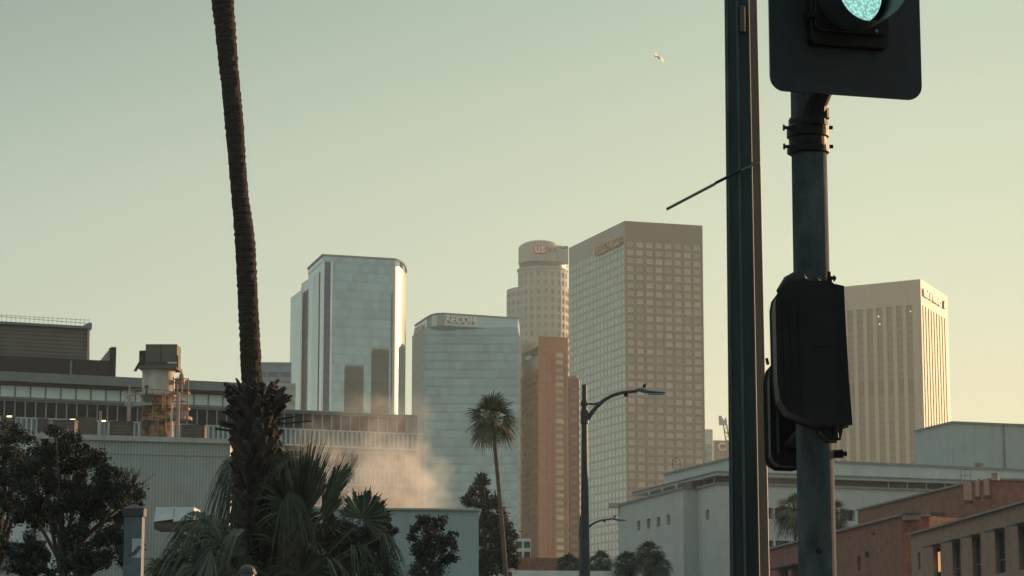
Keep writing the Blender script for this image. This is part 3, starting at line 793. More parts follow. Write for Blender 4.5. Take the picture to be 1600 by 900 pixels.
def antennas():
    first = None
    specs = [(1505.5, 1519, 755, 782), (1523, 1530.5, 750, 776), (1536.5, 1545.5, 749.5, 774)]
    labels = ['broad beige antenna panel, leftmost on the brick roof edge', 'narrow beige antenna panel in the middle of the three', 'beige antenna panel nearest the roof ladderless right corner of the brick building']
    labels[2] = 'beige antenna panel furthest right on the brick roof edge'
    for (x0, x1, y0, y1), lb in zip(specs, labels):
        D = 233.5; a = P(x0, y0, D); b = P(x1, y1, D)
        t = thing('antenna_panel', ((a.x+b.x)/2, D, b.z), lb, 'antenna', 'antenna panels on the brick roof edge')
        q = MB(); q.box(a.x, b.x, D-.2, D+.25, b.z, a.z); q.build('panel', 'cream_panel' if False else 'antenna_beige', t, bevel=.05)
        q = MB(); q.tube([(b.x+.05, D+.3, b.z-.35), (b.x+.05, D+.3, a.z+.15)], .10, 8); q.bar((b.x+.05, D+.3, b.z+.4), (b.x+.05, D+1.6, b.z+.4), .08, .08); q.bar((b.x+.05, D+.3, a.z-.4), (b.x+.05, D+1.6, a.z-.4), .08, .08)
        q.build('mounting_pipe', 'recess', t)
        q = MB(); q.box(a.x+.05, b.x-.05, D-.1, D+.3, b.z-.3, b.z-.05); q.build('bracket', 'recess', t)
M['antenna_beige'] = mat('antenna_beige', (.36,.23,.165), .7, 0, .2, 2)
antennas()
q = MB(); v = P(1509, 745, 236); z0 = 20
t = thing('roof_ladder', (v.x, v.y, 20), 'thin metal ladder hoop on the brick roof left of the antennas', 'ladder')
q.tube([(v.x-.45, v.y, 19.4), (v.x-.45, v.y, 21.15)], .04, 6); q.tube([(v.x-.05, v.y, 19.4), (v.x-.05, v.y, 21.15)], .035, 6); q.tube([(v.x+.5, v.y, 19.4), (v.x+.5, v.y, 21.15)], .04, 6)
q.build('rail', 'court_trim', t)
q = MB(); 
for z in (20.55, 21.13): q.tube([(v.x-.5, v.y, z), (v.x+.55, v.y, z)], .04, 6)
q.build('rung', 'court_trim', t)
for px, lb in ((1553, 'small beige roof box, left of the pair beyond the antennas'), (1559.5, 'smaller pale roof box, right of the pair beyond the antennas')):
    v = P(px, 746, 234); q = MB(); w = .22 if px < 1555 else .12; q.box(v.x-w, v.x+w, v.y-.2, v.y+.2, 19.9, 20.55); q.box(v.x-w-.04, v.x+w+.04, v.y-.24, v.y+.24, 20.55, 20.62)
    tag(q.build('roof_box', 'antenna_beige' if px < 1555 else 'white_frame', bevel=.02, loc=(v.x, v.y, 20)), lb, 'roof box', 'small roof boxes')

def brick_mid():
    Z = 14
    a, b = G(1203, 858.5, Z), G(1408, 806, Z); a = lerp2(b, a, 1.04); c = (b[0]+2.3, b[1]+.15)
    foot = [a, b, c, (c[0]+14, c[1]+14), (a[0]+12, a[1]+4)]
    t = thing('brick_building', ctr(foot), 'red brick wing with one slit window, in the middle of the three brick buildings', 'building')
    mb = MB(); L = dist2(a, b); hs = []
    u0, u1 = upos(a, b, 1340.5, 9), upos(a, b, 1345.5, 9); hs.append((u0, u1, zat(a, b, u0, 892), zat(a, b, u0, 869)))
    u0, u1 = upos(a, b, 1222, 9), upos(a, b, 1236, 9); hs.append((u0, u1, zat(a, b, u0, 915), zat(a, b, u0, 891)))
    u0, u1 = upos(a, b, 1241, 9), upos(a, b, 1249, 9); hs.append((u0, u1, hs[-1][2], hs[-1][3]))
    w = face_grid(mb, a, b, 0, Z, hs, .35)
    for A, B in ((b, c), (c, foot[3]), (foot[3], foot[4]), (foot[4], a)): mb.quad((*A, 0), (*B, 0), (*B, Z), (*A, Z))
    mb.prism(foot, Z-.6, Z-.4, sides=False); mb.build('wall', 'brick', t)
    add_windows(t, w, 'pane_dark', frame='coping', fw=.09)
    q = MB()
    for A, B in ((a, b), (b, c)): q.bar((*A, Z+.05), (*B, Z+.05), .5, .18)
    q.build('coping', 'coping', t)
    q = MB(); uu = upos(a, b, 1236, 9); p0 = lerp2(a, b, (uu-6)/L); p1 = lerp2(a, b, (uu+5.5)/L); zz = hs[1][3]+.15
    q.bar((p0[0]-.5, p0[1], zz), (p1[0]-.5, p1[1], zz), 1.2, .12); q.build('awning', 'awning', t)
    q = MB(); uu = upos(a, b, 1356, 11); p = lerp2(a, b, uu/L); z1 = zat(a, b, uu, 862); q.box(p[0]-.25, p[0]+.1, p[1]-.35, p[1]+.35, z1-.4, z1); q.build('wall_vent', 'recess', t)
    q = MB(); uu = upos(a, b, 1366, 13); p = lerp2(a, b, uu/L); z1 = zat(a, b, uu, 832); q.box(p[0]-.15, p[0]+.1, p[1]-.2, p[1]+.2, z1-.2, z1); q.build('wall_lamp', 'recess', t)
    # low grey box on the roof
    v = P(1421, 804, 195)
    u_ = thing('roof_unit', (v.x, v.y, Z-.4), 'low grey slatted box on the roof of the middle brick building', 'roof unit')
    q = MB(); q.box(P(1412, 800, 194).x, P(1436, 800, 194).x, 193.4, 196, Z-.4, zpx(807.5, 194)); q.build('casing', 'coping', u_, bevel=.03)
    q = MB(); q.box(P(1411, 800, 194).x, P(1437, 800, 194).x, 193.2, 196.2, zpx(807.5, 194), zpx(806.8, 194)+.04); q.build('lid', 'recess', u_)
    v = P(1462, 805, 200)
    u_ = thing('roof_unit', (v.x, v.y, Z-.4), 'small dark box on the roof right of the slatted grey box', 'roof unit')
    q = MB(); q.box(P(1453, 800, 205).x, P(1474, 800, 205).x, 204, 206, Z-.4, zpx(805, 205)); q.build('casing', 'recess', u_, bevel=.03)
    v = P(1378, 811, 212)
    u_ = thing('roof_hatch', (v.x, v.y, Z-.4), 'low dark hatch on the brick roof left of the slatted grey box', 'hatch')
    q = MB(); q.box(v.x-.7, v.x+.7, v.y-1, v.y+1, Z-.4, Z+.35); q.build('hatch', 'recess', u_, bevel=.03)
brick_mid()
def brick_front():
    Z = 12
    a, b = G(1423, 836, Z), G(1600, 786, Z); b = lerp2(a, b, 3.2)
    foot = [a, b, (b[0]+22, b[1]), (a[0]+22, a[1]+3)]
    t = thing('brick_building', ctr(foot), 'tan brick building with tall windows under small dark awnings, nearest at lower right', 'building')
    mb = MB(); L = dist2(a, b); hs = []; aw = []
    u0, u1 = upos(a, b, 1435, 9), upos(a, b, 1438.5, 9); hs.append((u0, u1, zat(a, b, u0, 891), zat(a, b, u0, 864)))
    zt = zat(a, b, upos(a, b, 1562, 10), 831); zb = zat(a, b, upos(a, b, 1562, 9), 896)
    us = []
    for x0, x1 in ((1458, 1469.7), (1488, 1500.6), (1519, 1532), (1555, 1570), (1591, 1607)):
        us.append((upos(a, b, x0, 10), upos(a, b, x1, 10)))
    pitch = (us[4][0]-us[0][0])/4; u = us[4][0]
    for k in range(1, 60):
        v = u+k*pitch
        if v+3 > L-2: break
        us.append((v, v+us[4][1]-us[4][0]))
    for (p0, p1) in us:
        hs.append((p0, p1, zb, zt)); aw.append((p0, p1, zt))
        hs.append((p0, p1, zb-4.4, zt-4.4)); aw.append((p0, p1, zt-4.4))
    w = face_grid(mb, a, b, 0, Z, hs, .35)
    for A, B in ((b, foot[2]), (foot[2], foot[3]), (foot[3], a)): mb.quad((*A, 0), (*B, 0), (*B, Z), (*A, Z))
    mb.prism(foot, Z-.6, Z-.4, sides=False); mb.build('wall', 'brick_tan', t)
    res = add_windows(t, w, 'pane_dark', frame='window_frame', fw=.09)
    d = Vector((b[0]-a[0], b[1]-a[1], 0)).normalized(); n = Vector((d.y, -d.x, 0))
    # transom bar of each window
    for o, ww in res:
        p = [Vector(x) for x in ww[:4]]
        if (p[1]-p[0]).length < 1: continue
        q = MB(); q.bar(p[0].lerp(p[3], .33)+n*.05, p[1].lerp(p[2], .33)+n*.05, .09, .09); q.build('transom', 'window_frame', o)
    for p0, p1, z in aw:
        A = Vector((*lerp2(a, b, (p0-.05)/L), z+.10)); B = Vector((*lerp2(a, b, (p1+.1)/L), z+.10))
        q = MB(); q.poly([A+n*.02, A+n*.72-Vector((0, 0, .12)), B+n*.72-Vector((0, 0, .12)), B+n*.02]); q.poly([A+n*.02+Vector((0, 0, .12)), B+n*.02+Vector((0, 0, .12)), B+n*.72, A+n*.72])
        q.quad(A+n*.72-Vector((0, 0, .12)), A+n*.72, B+n*.72, B+n*.72-Vector((0, 0, .12))); q.quad(A+n*.02, A+n*.02+Vector((0, 0, .12)), A+n*.72, A+n*.72-Vector((0, 0, .12)))
        q.quad(B+n*.02, B+n*.72-Vector((0, 0, .12)), B+n*.72, B+n*.02+Vector((0, 0, .12)))
        q.build('awning', 'awning', t)
    q = MB(); q.bar((*a, Z+.05), (*b, Z+.05), .5, .16); q.bar((*a, Z+.05), (*foot[3], Z+.05), .5, .16); q.build('coping', 'coping', t)
    # amber pane: a sun reflection set as emission
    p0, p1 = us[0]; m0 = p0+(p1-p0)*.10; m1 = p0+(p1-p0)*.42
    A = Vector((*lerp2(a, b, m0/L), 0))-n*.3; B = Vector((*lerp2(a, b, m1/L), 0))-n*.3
    q = MB(); q.quad((A.x, A.y, zb+.9), (B.x, B.y, zb+.9), (B.x, B.y, zt-.3), (A.x, A.y, zt-.3)); tag(q.build('sun_glow_pane', 'lit', t), 'pane with amber sun reflection set as glow')
M['window_frame'] = mat('window_frame', (.10,.13,.145), .5, .2)
brick_front()

# ================================================================= LEFT OFFICE
def office():
    Z = 30
    a0, b = G(0, 622, Z), G(652, 651, Z); a = lerp2(b, a0, 1.35)
    d = Vector((b[0]-a[0], b[1]-a[1], 0)).normalized(); n = Vector((d.y, -d.x, 0)); L = dist2(a, b)
    back = 16
    foot = [a, b, (b[0]-n.x*back*.95-1.6, b[1]-n.y*back), (a[0]-n.x*back, a[1]-n.y*back)]
    t = thing('office_block', ctr(foot), 'long modern office block with dark window band, fins and dark penthouse at left', 'building')
    mb = MB(); hs = []; dark = []; blue = []
    fl = 4.15; k = 0
    zt = Z
    for k in range(7):
        z1 = Z-.25-k*fl; z0 = z1-1.65
        u = .5
        while u+1.08 < L-.4: hs.append((u, u+.98, z0, z1)); u += 1.10
    w = face_grid(mb, a, b, 0, Z, hs, .18)
    for A, B in ((b, foot[2]), (foot[2], foot[3]), (foot[3], a)): mb.quad((*A, 0), (*B, 0), (*B, Z), (*A, Z))
    mb.prism(foot, Z-.3, Z-.05, sides=False); mb.build('wall', 'office_conc', t)
    add_windows(t, w, 'pane_band')
    def pt(u, off, z): return (a[0]+d.x*u+n.x*off, a[1]+d.y*u+n.y*off, z)
    # blue glazing band with white fins under each dark band
    for k in range(6):
        z1 = Z-2.1-k*fl; z0 = z1-1.55
        q = MB(); q.quad(pt(.4, .06, z0), pt(L-.4, .06, z0), pt(L-.4, .06, z1), pt(.4, .06, z1)); q.build('blue_glazing', 'blue_pane', t)
        q = MB(); u = .5
        while u < L-.4: q.bar(pt(u, .22, z0), pt(u, .22, z1), .17, .34, up=(n.x, n.y, 0)); u += .55
        q.build('fin_screen', 'fin', t)
        q = MB(); q.bar(pt(.3, .18, z0-.12), pt(L, .18, z0-.12), .5, .2); q.bar(pt(.3, .12, z1+.1), pt(L, .12, z1+.1), .3, .12); q.build('ledge', 'fin', t)
    q = MB(); q.bar(pt(0, .1, Z+.05), pt(L, .1, Z+.05), .4, .18); q.build('roof_edge', 'office_fascia', t)
    # glazed top storey under a deep fascia, on the left two thirds
    u1 = upos(a, b, 402, 31); zc0, zc1 = Z+.12, 31.45
    q = MB(); hs = []; u = .3
    while u+1.62 < u1: hs.append((u, u+1.50, zc0+.12, zc1-.05)); u += 1.62
    A = pt(0, -.15, 0); B = pt(u1, -.15, 0)
    w = face_grid(q, A, B, zc0, zc1, hs, .12); q.quad((B[0], B[1], zc0), pt(u1, -12, zc0), pt(u1, -12, zc1), (B[0], B[1], zc1))
    q.build('top_storey', 'office_fascia', t); add_windows(t, w, 'clere', 'clerestory_window')
    q = MB(); r = [pt(0, .9, 0), pt(u1+.5, .9, 0), pt(u1+.5, -13, 0), pt(0, -13, 0)]; q.prism([(p[0], p[1]) for p in r], 31.75, 32.75); q.build('roof', 'office_fascia', t)
    q = MB(); r = [pt(0, .5, 0), pt(u1+.2, .5, 0), pt(u1+.2, -12.6, 0), pt(0, -12.6, 0)]; q.prism([(p[0], p[1]) for p in r], 31.45, 31.75, top=False); q.build('soffit', 'soffit', t)
    # dark penthouse
    off = -4.2
    def up(px, z): return upos(pt(0, off, 0)[:2], pt(L, off, 0)[:2], px, z)
    D = 256; zz = lambda y: zpx(y, D)
    ur = up(180, 35); 
    q = MB(); r = [pt(0, off, 0), pt(ur, off, 0), pt(ur, off-7, 0), pt(0, off-7, 0)]; q.prism([(p[0], p[1]) for p in r], 32.6, zz(556)); q.build('penthouse', 'darkbrown', t)
    u2 = up(139, 38)
    q = MB(); r = [pt(0, off-.3, 0), pt(u2, off-.3, 0), pt(u2, off-6, 0), pt(0, off-6, 0)]; q.prism([(p[0], p[1]) for p in r], zz(556), zz(507)); q.build('louvre_wall', 'louver', t)
    q = MB(); u3 = up(143, 38); q.prism([pt(0, off+.1, 0)[:2], pt(u3-.35, off+.1, 0)[:2], pt(u3-.35, off-6.4, 0)[:2], pt(0, off-6.4, 0)[:2]], zz(506), zz(502)); 
    for o1, o2 in ((off+.1, off-6.4),): q.prism([pt(u3-.35, o1, 0)[:2], pt(u3, o1, 0)[:2], pt(u3, o2, 0)[:2], pt(u3-.35, o2, 0)[:2]], zz(507), zz(496))
    q.build('parapet', 'office_fascia', t)
    q = MB(); q.bar(pt(u2+.02, off-.2, zz(556)), pt(u2+.02, off-.2, zz(507)), .25, .3); q.build('corner_post', 'plaster', t)
    q = MB(); q.bar(pt(0, off, zz(489)), pt(u2, off, zz(494.5)-.2), .05, .05); q.bar(pt(0, off, zz(492)), pt(u2, off, zz(492)), .04, .04)
    u = .2
    while u < u2: q.bar(pt(u, off, zz(502)), pt(u, off, zz(490)), .045, .045); u += .5
    q.build('roof_railing', 'fin', t)
    # raked end wall
    ua, ub = up(158, 36), up(174, 36)
    q = MB(); w0 = off-.6; w1 = off-.9
    q.poly([pt(ua, w0, zz(557)), pt(ub, w0, zz(557)), pt(ub, w0, zz(535))]); q.poly([pt(ua, w1, zz(557)), pt(ub, w1, zz(535)), pt(ub, w1, zz(557))]); q.quad(pt(ua, w0, zz(557)), pt(ub, w0, zz(535)), pt(ub, w1, zz(535)), pt(ua, w1, zz(557)))
    q.build('raked_wall', 'plaster', t)  # pink colour stands for warm sunlight on the raked face
    q = MB(); q.prism([pt(ub, off+.15, 0)[:2], pt(ur+.05, off+.15, 0)[:2], pt(ur+.05, off-1.2, 0)[:2], pt(ub, off-1.2, 0)[:2]], 32.8, zz(533.5)); q.build('end_wall', 'darkbrown', t)
    up1 = up(110, 34); q = MB(); q.bar(pt(up1, off+.12, 32.75), pt(up1, off+.12, zz(559)), .22, .2, up=(n.x, n.y, 0)); q.build('light_post', 'office_fascia', t)
    # light grey service door zones in the lower bands
    for px0, px1, y0, y1, m in ((57, 73, 654, 674, 'soffit'), (0, 22, 650, 690, 'recess'), (118, 148, 652, 690, 'recess')):
        A_, B_ = upos(a, b, px0, 27), upos(a, b, px1, 27); q = MB(); z1_, z0_ = zat(a, b, A_, y0), zat(a, b, A_, y1)
        q.prism(ccw([pt(A_, .5, 0)[:2], pt(B_, .5, 0)[:2], pt(B_, .05, 0)[:2], pt(A_, .05, 0)[:2]]), z0_, z1_); q.build('service_panel', m, t)
M['pane_band'] = mat('dark_band_pane', (.018,.018,.024), .6, .0, .2, .6, rnd=.35, spec=.15)
office()

# ---- corrugated hall in front of the office
def hall():
    Z = 20
    b = G(360, 687, Z); a1 = G(135, 680.5, Z); a = lerp2(b, a1, 1.32)
    a2 = lerp2(b, a1, 2.1)
    d = Vector((b[0]-a[0], b[1]-a[1], 0)).normalized(); n = Vector((d.y, -d.x, 0))
    bb = P(366, 690, b[1]+9); 
    foot = [a, b, (bb.x, bb.y), (a[0]+1, a[1]+9)]
    t = thing('corrugated_hall', ctr(foot), 'grey corrugated windowless hall with pale metal roof edge, below the office block', 'building')
    q = MB(); q.prism(foot, 0, Z-.35, bot=False); q.m = [0, 1, 0, 0, 0][:len(q.m)]; q.build('wall', ['corrug', 'white_duct'], t)
    q = MB()
    for A, B in ((foot[0], foot[1]), (foot[1], foot[2]), (foot[3], foot[0])): q.bar((*A, Z-.15), (*B, Z-.15), .5, .4)
    q.build('roof_edge', 'cap', t)
    q = MB(); z1 = zat(a, b, dist2(a, b)*.7, 711); q.bar(Vector((*a, z1))+n*.03, Vector((*b, z1))+n*.03, .06, .06); q.build('seam', 'corrug', t)
    # lower white wing at left
    c = lerp2(b, a1, 1.36); foot2 = [a2, c, (c[0]+.5, c[1]+10), (a2[0], a2[1]+10)]
    t2 = thing('white_wing', ctr(foot2), 'pale wing with louvre bands glimpsed through the leaves of the left trees', 'building')
    q = MB(); q.prism(foot2, 0, Z-.7); q.build('wall', 'white_duct', t2)
    q = MB()
    for z in (9.4, 9.9, 10.4, 10.9, 11.4): q.bar((a2[0]+n.x*.2, a2[1]+n.y*.2, z), (c[0]+n.x*.2, c[1]+n.y*.2, z), .3, .25)
    q.build('louvre', 'office_fascia', t2)
    f3 = lerp2(a, b, .0); g3 = lerp2(a, b, .14)
    q = MB(); q.prism(ccw([(f3[0]+n.x*6, f3[1]+n.y*6), (g3[0]+n.x*6, g3[1]+n.y*6), (g3[0]+n.x*.1, g3[1]+n.y*.1), (f3[0]+n.x*.1, f3[1]+n.y*.1)]), 0, 12); q.build('annex', 'white_duct', t2)
    # white hoods low on the hall
    for i, (x0, x1, lb) in enumerate(((243, 270.5, 'white slanted duct hood on the corrugated hall, left of the pair'), (273, 302, 'white slanted duct hood on the corrugated hall, right of the pair'))):
        D = 183; A = P(x0, 792, D); B = P(x1, 811, D)
        h = thing('duct_hood', (A.x, D, B.z-1), lb, 'duct hood', 'white duct hoods on the hall')
        q = MB(); s = .55
        pr = [(A.x, A.z), (B.x, A.z), (B.x+(.0), B.z), (A.x-s*.2, B.z-.2)]
        y0, y1 = D, D+4
        fr = [(x, y0 if z < A.z else y0+.25, z) for x, z in pr]; bk = [(x, y1, z) for x, z in pr]
        q.poly(fr[::-1]); q.poly(bk)
        for k in range(4): q.quad(fr[k], fr[(k+1) % 4], bk[(k+1) % 4], bk[k])
        q.build('hood', 'white_duct', h)
        q = MB(); q.box(A.x-.1, B.x, D+.1, D+4, B.z-.75, B.z-.25); q.build('mouth', 'soffit', h)
    return a, b, n
ha, hb, hn = hall()
# ---- rooftop plant on the hall
def stack():
    D = 196; s = D/FPX
    X = lambda px: P(px, 620, D).x
    zz = lambda y: zpx(y, D)
    cx = X(247); r = 25.5*s
    t = thing('exhaust_stack', (cx, D, 19.6), 'rusty white exhaust stack with box head and platforms on the hall roof', 'chimney stack')
    q = MB(); q.lathe((cx, D, 0), [(r, zz(625)), (r, zz(584)), (r+.05, zz(583)), (r+.05, zz(580))], 32); q.build('cylinder', 'stack_white', t, smooth=False)
    q = MB(); prof = [(r*1.02, 19.6), (r*1.02, zz(655)), (r*1.06, zz(654)), (r*1.06, zz(651)), (r*1.02, zz(650)), (r*1.02, zz(622))]; q.lathe((cx, D, 0), prof, 32)
    q.build('rusty_base', 'stack_rust', t)
    q = MB()
    for zy in (622, 637, 662): q.lathe((cx, D, 0), [(r*1.02, zz(zy)-.06), (r*1.10, zz(zy)-.06), (r*1.10, zz(zy)+.06), (r*1.02, zz(zy)+.06)], 32)
    q.build('flange', 'rust_pipe', t)
    # rust-eaten service openings and pipes
    q = MB(); q.box(X(228), X(238), D-r-.15, D-r+.8, zz(676), zz(662)); q.box(X(231), X(239), D-r-.1, D-r+.8, zz(650), zz(640)); q.build('hatch', 'recess', t)
    q = MB()
    for px, y0, y1 in ((258, 648, 620), (264, 682, 650), (243, 660, 632), (252, 680, 664)): q.tube([(X(px), D-r-.12, zz(y0)), (X(px), D-r-.12, zz(y1))], .06, 6)
    q.tube([(X(258), D-r-.12, zz(622)), (X(262), D-r-.2, zz(626)), (X(262), D-r-.2, zz(648))], .05, 6)
    q.build('pipe', 'rust_pipe', t)
    q = MB(); q.lathe((X(232), D-r+.15, zz(610)), [(.05, -.12), (.16, -.12), (.16, .12), (.05, .12)], 10); q.build('port', 'stack_head', t)
    # head
    q = MB(); q.prism([(X(219), D-1.6), (X(279), D-1.7), (X(281), D+1.2), (X(221), D+1.2)], zz(582), zz(577)); q.build('head_tray', 'stack_head', t)
    q = MB(); q.box(X(230), X(279), D-1.5, D+.9, zz(577), zz(543.5)); hd = q.build('head_box', 'stack_head', t, bevel=.03)
    q = MB(); q.box(X(253), X(254.5), D-1.56, D-1.5, zz(575), zz(544)); q.box(X(232), X(278), D-1.56, D-1.5, zz(572.5), zz(571.5)); q.build('rib', 'soffit', hd)
    q = MB(); q.box(X(233), X(264), D-1.57, D-1.49, zz(575), zz(572)); q.build('slot', 'soffit', hd)
    q = MB(); q.box(X(265), X(279.5), D-1.6, D-1.5, zz(574), zz(571.8)); q.build('bright_slat', 'white_frame', hd)
    q = MB(); A = [(X(217), D-.4), (X(229.5), D-.6), (X(229.5), D+.5), (X(217), D+.5)]; q.prism(A, zz(577), zz(551)); q.build('side_panel', 'darkbrown', t)
    q = MB(); q.bar((X(214), D-1.4, zz(586)), (X(226), D-1.5, zz(565)), .5, .08); q.bar((X(280.5), D-1.3, zz(580)), (X(280.5), D-1.3, zz(561)), .1, .5); q.build('flap', 'stack_head', t)
    # left platform
    q = MB(); q.prism([(X(199), D-1.2), (X(243), D-1.9), (X(243), D-.5), (X(199), D-.2)], zz(640), zz(634)); q.build('platform', 'court_upper', t)
    q = MB()
    for zy in (616, 624): q.tube([(X(200), D-.6, zz(zy+4)), (X(203), D-1.3, zz(zy)), (X(222), D-1.8, zz(zy-1)), (X(256), D-2.0, zz(zy)), (X(279), D-1.6, zz(zy+4)), (X(292), D-1, zz(zy+9))], .045, 6)
    for px in (200, 212, 228, 243, 262, 276): q.tube([(X(px), D-1.6, zz(640)), (X(px), D-1.6, zz(615))], .035, 5)
    q.build('railing', 'rust_pipe', t)
    q = MB(); q.box(X(232), X(245), D-2.0, D-1.3, zz(634), zz(623)); q.tube([(X(234), D-1.9, zz(634)), (X(234), D-1.9, zz(617))], .08, 6); q.build('valve_box', 'recess', t)
    # right cage platforms
    q = MB(); c2 = X(281)
    q.prism([(c2-1.6+.0, D-1.5), (c2+.6, D-1.3), (c2+1.0, D-.6), (c2+1.0, D+.4), (c2-1.2, D+.4)], zz(660), zz(655.5)); q.prism([(X(272), D-1.0), (X(297), D-.9), (X(297), D+.3), (X(272), D+.3)], zz(644), zz(641.5)); q.box(X(272), X(297), D-1.0, D+.3, zz(618.5), zz(617)); q.build('platform', 'rust_pipe', t)
    q = MB(); q.box(X(272), X(297), D-1.05, D-.9, zz(655), zz(648)); q.build('kick_panel', 'plaster', t)
    q = MB()
    for px in (273, 279.5, 287, 296.5):
        q.tube([(X(px), D-1, zz(660)), (X(px), D-1, zz(594+ (px > 290)*2))], .05, 6)
    for zy in (597, 603, 633, 638, 647): q.tube([(X(272), D-1, zz(zy)), (X(297), D-1, zz(zy))], .045, 6)
    q.build('cage', 'rust_pipe', t)
    q = MB(); q.lathe((X(285), D-.8, zz(597)), [(.12, 0), (.22, .15), (.16, .4), (.05, .55)], 10); q.box(X(275), X(289), D-.9, D-.2, zz(604), zz(597)); q.build('vent_head', 'rust_pipe', t)
    for px, y0, m, w in ((207.5, 608, 'plaster', .14), (283.5, 620, 'plaster', .13), (273.5, 632, 'white_duct', .09)):
        q = MB(); q.tube([(X(px), D-1.7, 19.4), (X(px), D-1.7, zz(y0 if px != 207.5 else 624))], w, 10)
        if px == 207.5: q.tube([(X(px), D-1.7, zz(624)), (X(px), D-1.7, zz(608))], .07, 8)
        q.build('post', m, t)
stack()
for (x0, x1, y0, y1, lb) in ((82, 116, 657.5, 676, 'brown slatted roof unit furthest left on the hall'), (171, 204, 660, 677, 'brown slatted roof unit just left of the stack'), (285, 319.5, 665, 684, 'brown slatted roof unit just right of the stack')):
    D = 193; A = P(x0, y0, D); B = P(x1, y1, D)
    u_ = thing('air_unit', ((A.x+B.x)/2, D, 19.6), lb, 'air unit', 'slatted air units on the hall roof')
    q = MB(); q.box(A.x, B.x, D, D+1.5, 19.6, A.z); q.build('casing', 'unit', u_, bevel=.02)
    q = MB(); q.box(A.x-.05, B.x+.05, D-.05, D+1.55, A.z, A.z+.09); q.build('lid', 'recess', u_)
q = MB(); v = P(157, 650, 192); q.tube([(v.x, v.y, 19.3), (v.x, v.y, zpx(648, 192))], .10, 8); q.tube([(v.x, v.y, zpx(648, 192)), (v.x, v.y, zpx(648, 192)+.12)], .13, 8)
tag(q.build('vent_pipe', 'plaster', loc=(v.x, v.y, 19.6)), 'thin pale pipe between the slatted roof units', 'pipe')
for px, py, lb in ((14, 650.5, 'warm lit flood lamp at the left edge of the picture'), (113, 655.5, 'warm lit flood lamp above the leftmost roof unit'), (161, 657.5, 'warm lit flood lamp beside the thin roof pipe')):
    v = P(px, py, 194)
    u_ = thing('flood_lamp', (v.x, v.y, 19.6), lb, 'lamp', 'flood lamps on the hall roof')
    q = MB(); q.box(v.x-.18, v.x+.2, v.y, v.y+.15, v.z-.05, v.z+.05); q.build('lens', 'litw', u_)
    q = MB(); q.box(v.x-.22, v.x+.24, v.y+.02, v.y+.22, v.z+.05, v.z+.12); q.tube([(v.x, v.y+.18, 19.3), (v.x, v.y+.18, v.z+.05)], .035, 6); q.build('stem', 'recess', u_)

# ---- blank blue-grey wall block, and small buildings between the towers
def blank():
    Z = 10
    a, b = G(478, 794.5, Z), G(748, 797, Z); foot = [a, b, (b[0]-.4, b[1]+12), (a[0]-.4, a[1]+12)]
    t = thing('blank_block', ctr(foot), 'low blue-grey blank walled block behind the fan palms and small trees', 'building')
    q = MB(); q.prism(foot, 0, Z); q.build('wall', 'bluewall', t)
    q = MB(); q.bar((*a, Z+.02), (*b, Z+.02), .3, .1); q.bar((*b, Z+.02), (*foot[2], Z+.02), .3, .1); q.build('coping', 'cap', t)
blank()
t = thing('balcony_house', (P(815, 860, 300).x, 300, 0), 'small white-framed building with two rows of windows behind the dark conifer', 'building')
x0, x1 = P(790, 860, 300).x, P(829.5, 860, 300).x
mb = MB(); zt = zpx(845, 300); hs = []
for r_ in range(4):
    for c_ in range(3): hs.append((.25+c_*1.0, 1.02+c_*1.0, zt-1.15-r_*1.25, zt-.35-r_*1.25))
w = face_grid(mb, (x0, 300), (x1, 300), 0, zt, hs, .4)
for A, B in (((x1, 300), (x1, 308)), ((x1, 308), (x0, 308)), ((x0, 308), (x0, 300))): mb.quad((*A, 0), (*B, 0), (*B, zt), (*A, zt))
mb.prism([(x0, 300), (x1, 300), (x1, 308), (x0, 308)], zt-.3, zt, sides=False)
mb.build('wall', 'white_frame', t); add_windows(t, w, 'pane_dark')
simple_block('brick_block', rect_px(800, 906, 285, 10, 2), zpx(874, 285), 'brick', 'low reddish block below the orange-brown tower, left of the street lamp', 'building')
simple_block('low_pale_building', rect_px(800, 965, 240, 10, 2), zpx(894, 240), 'white_frame', 'pale low building just showing along the bottom edge near the street lamps', 'building')

# ================================================================= PLANTS
rng = random.Random(7)
def fan_leaf(mb, hub, axis, normal, Rr, spread=R(115), nseg=26, droop=.25, curl=.0, m=0, fuse=.42, rg=rng):
    hub = Vector(hub); ax = Vector(axis).normalized(); nm = Vector(normal); nm = (nm-ax*nm.dot(ax)).normalized(); rt = ax.cross(nm)
    dth = 2*spread/nseg
    for k in range(nseg):
        th = -spread+dth*(k+.5)+rg.uniform(-.2, .2)*dth; ln = Rr*rg.uniform(.82, 1.05)*(1-.22*(abs(th)/spread)**2)
        dk = droop*rg.uniform(.7, 1.4)
        rows = []
        for f_, w_ in ((.03, .5), (fuse, .56), (.72, .34), (.9, .17), (1.0, .02)):
            r_ = ln*f_; dd = ax*math.cos(th)+rt*math.sin(th); side = rt*math.cos(th)-ax*math.sin(th)
            hw = max(.004, w_*dth*min(r_, ln*fuse*1.25))
            c = hub+dd*r_+nm*(curl*Rr*f_*f_)-Vector((0, 0, 1))*dk*Rr*max(0, f_-fuse*.5)**2*1.9
            fold = nm*(.35*hw)*(1 if k % 2 else -1)
            rows.append((c-side*hw, c+fold, c+side*hw))
        i = len(mb.v)
        for a, b, c in rows: mb.v += [tuple(a), tuple(b), tuple(c)]
        for j in range(len(rows)-1):
            for q_ in (0, 1):
                a = i+j*3+q_; mb.f.append((a, a+1, a+4, a+3)); mb.m.append(m)
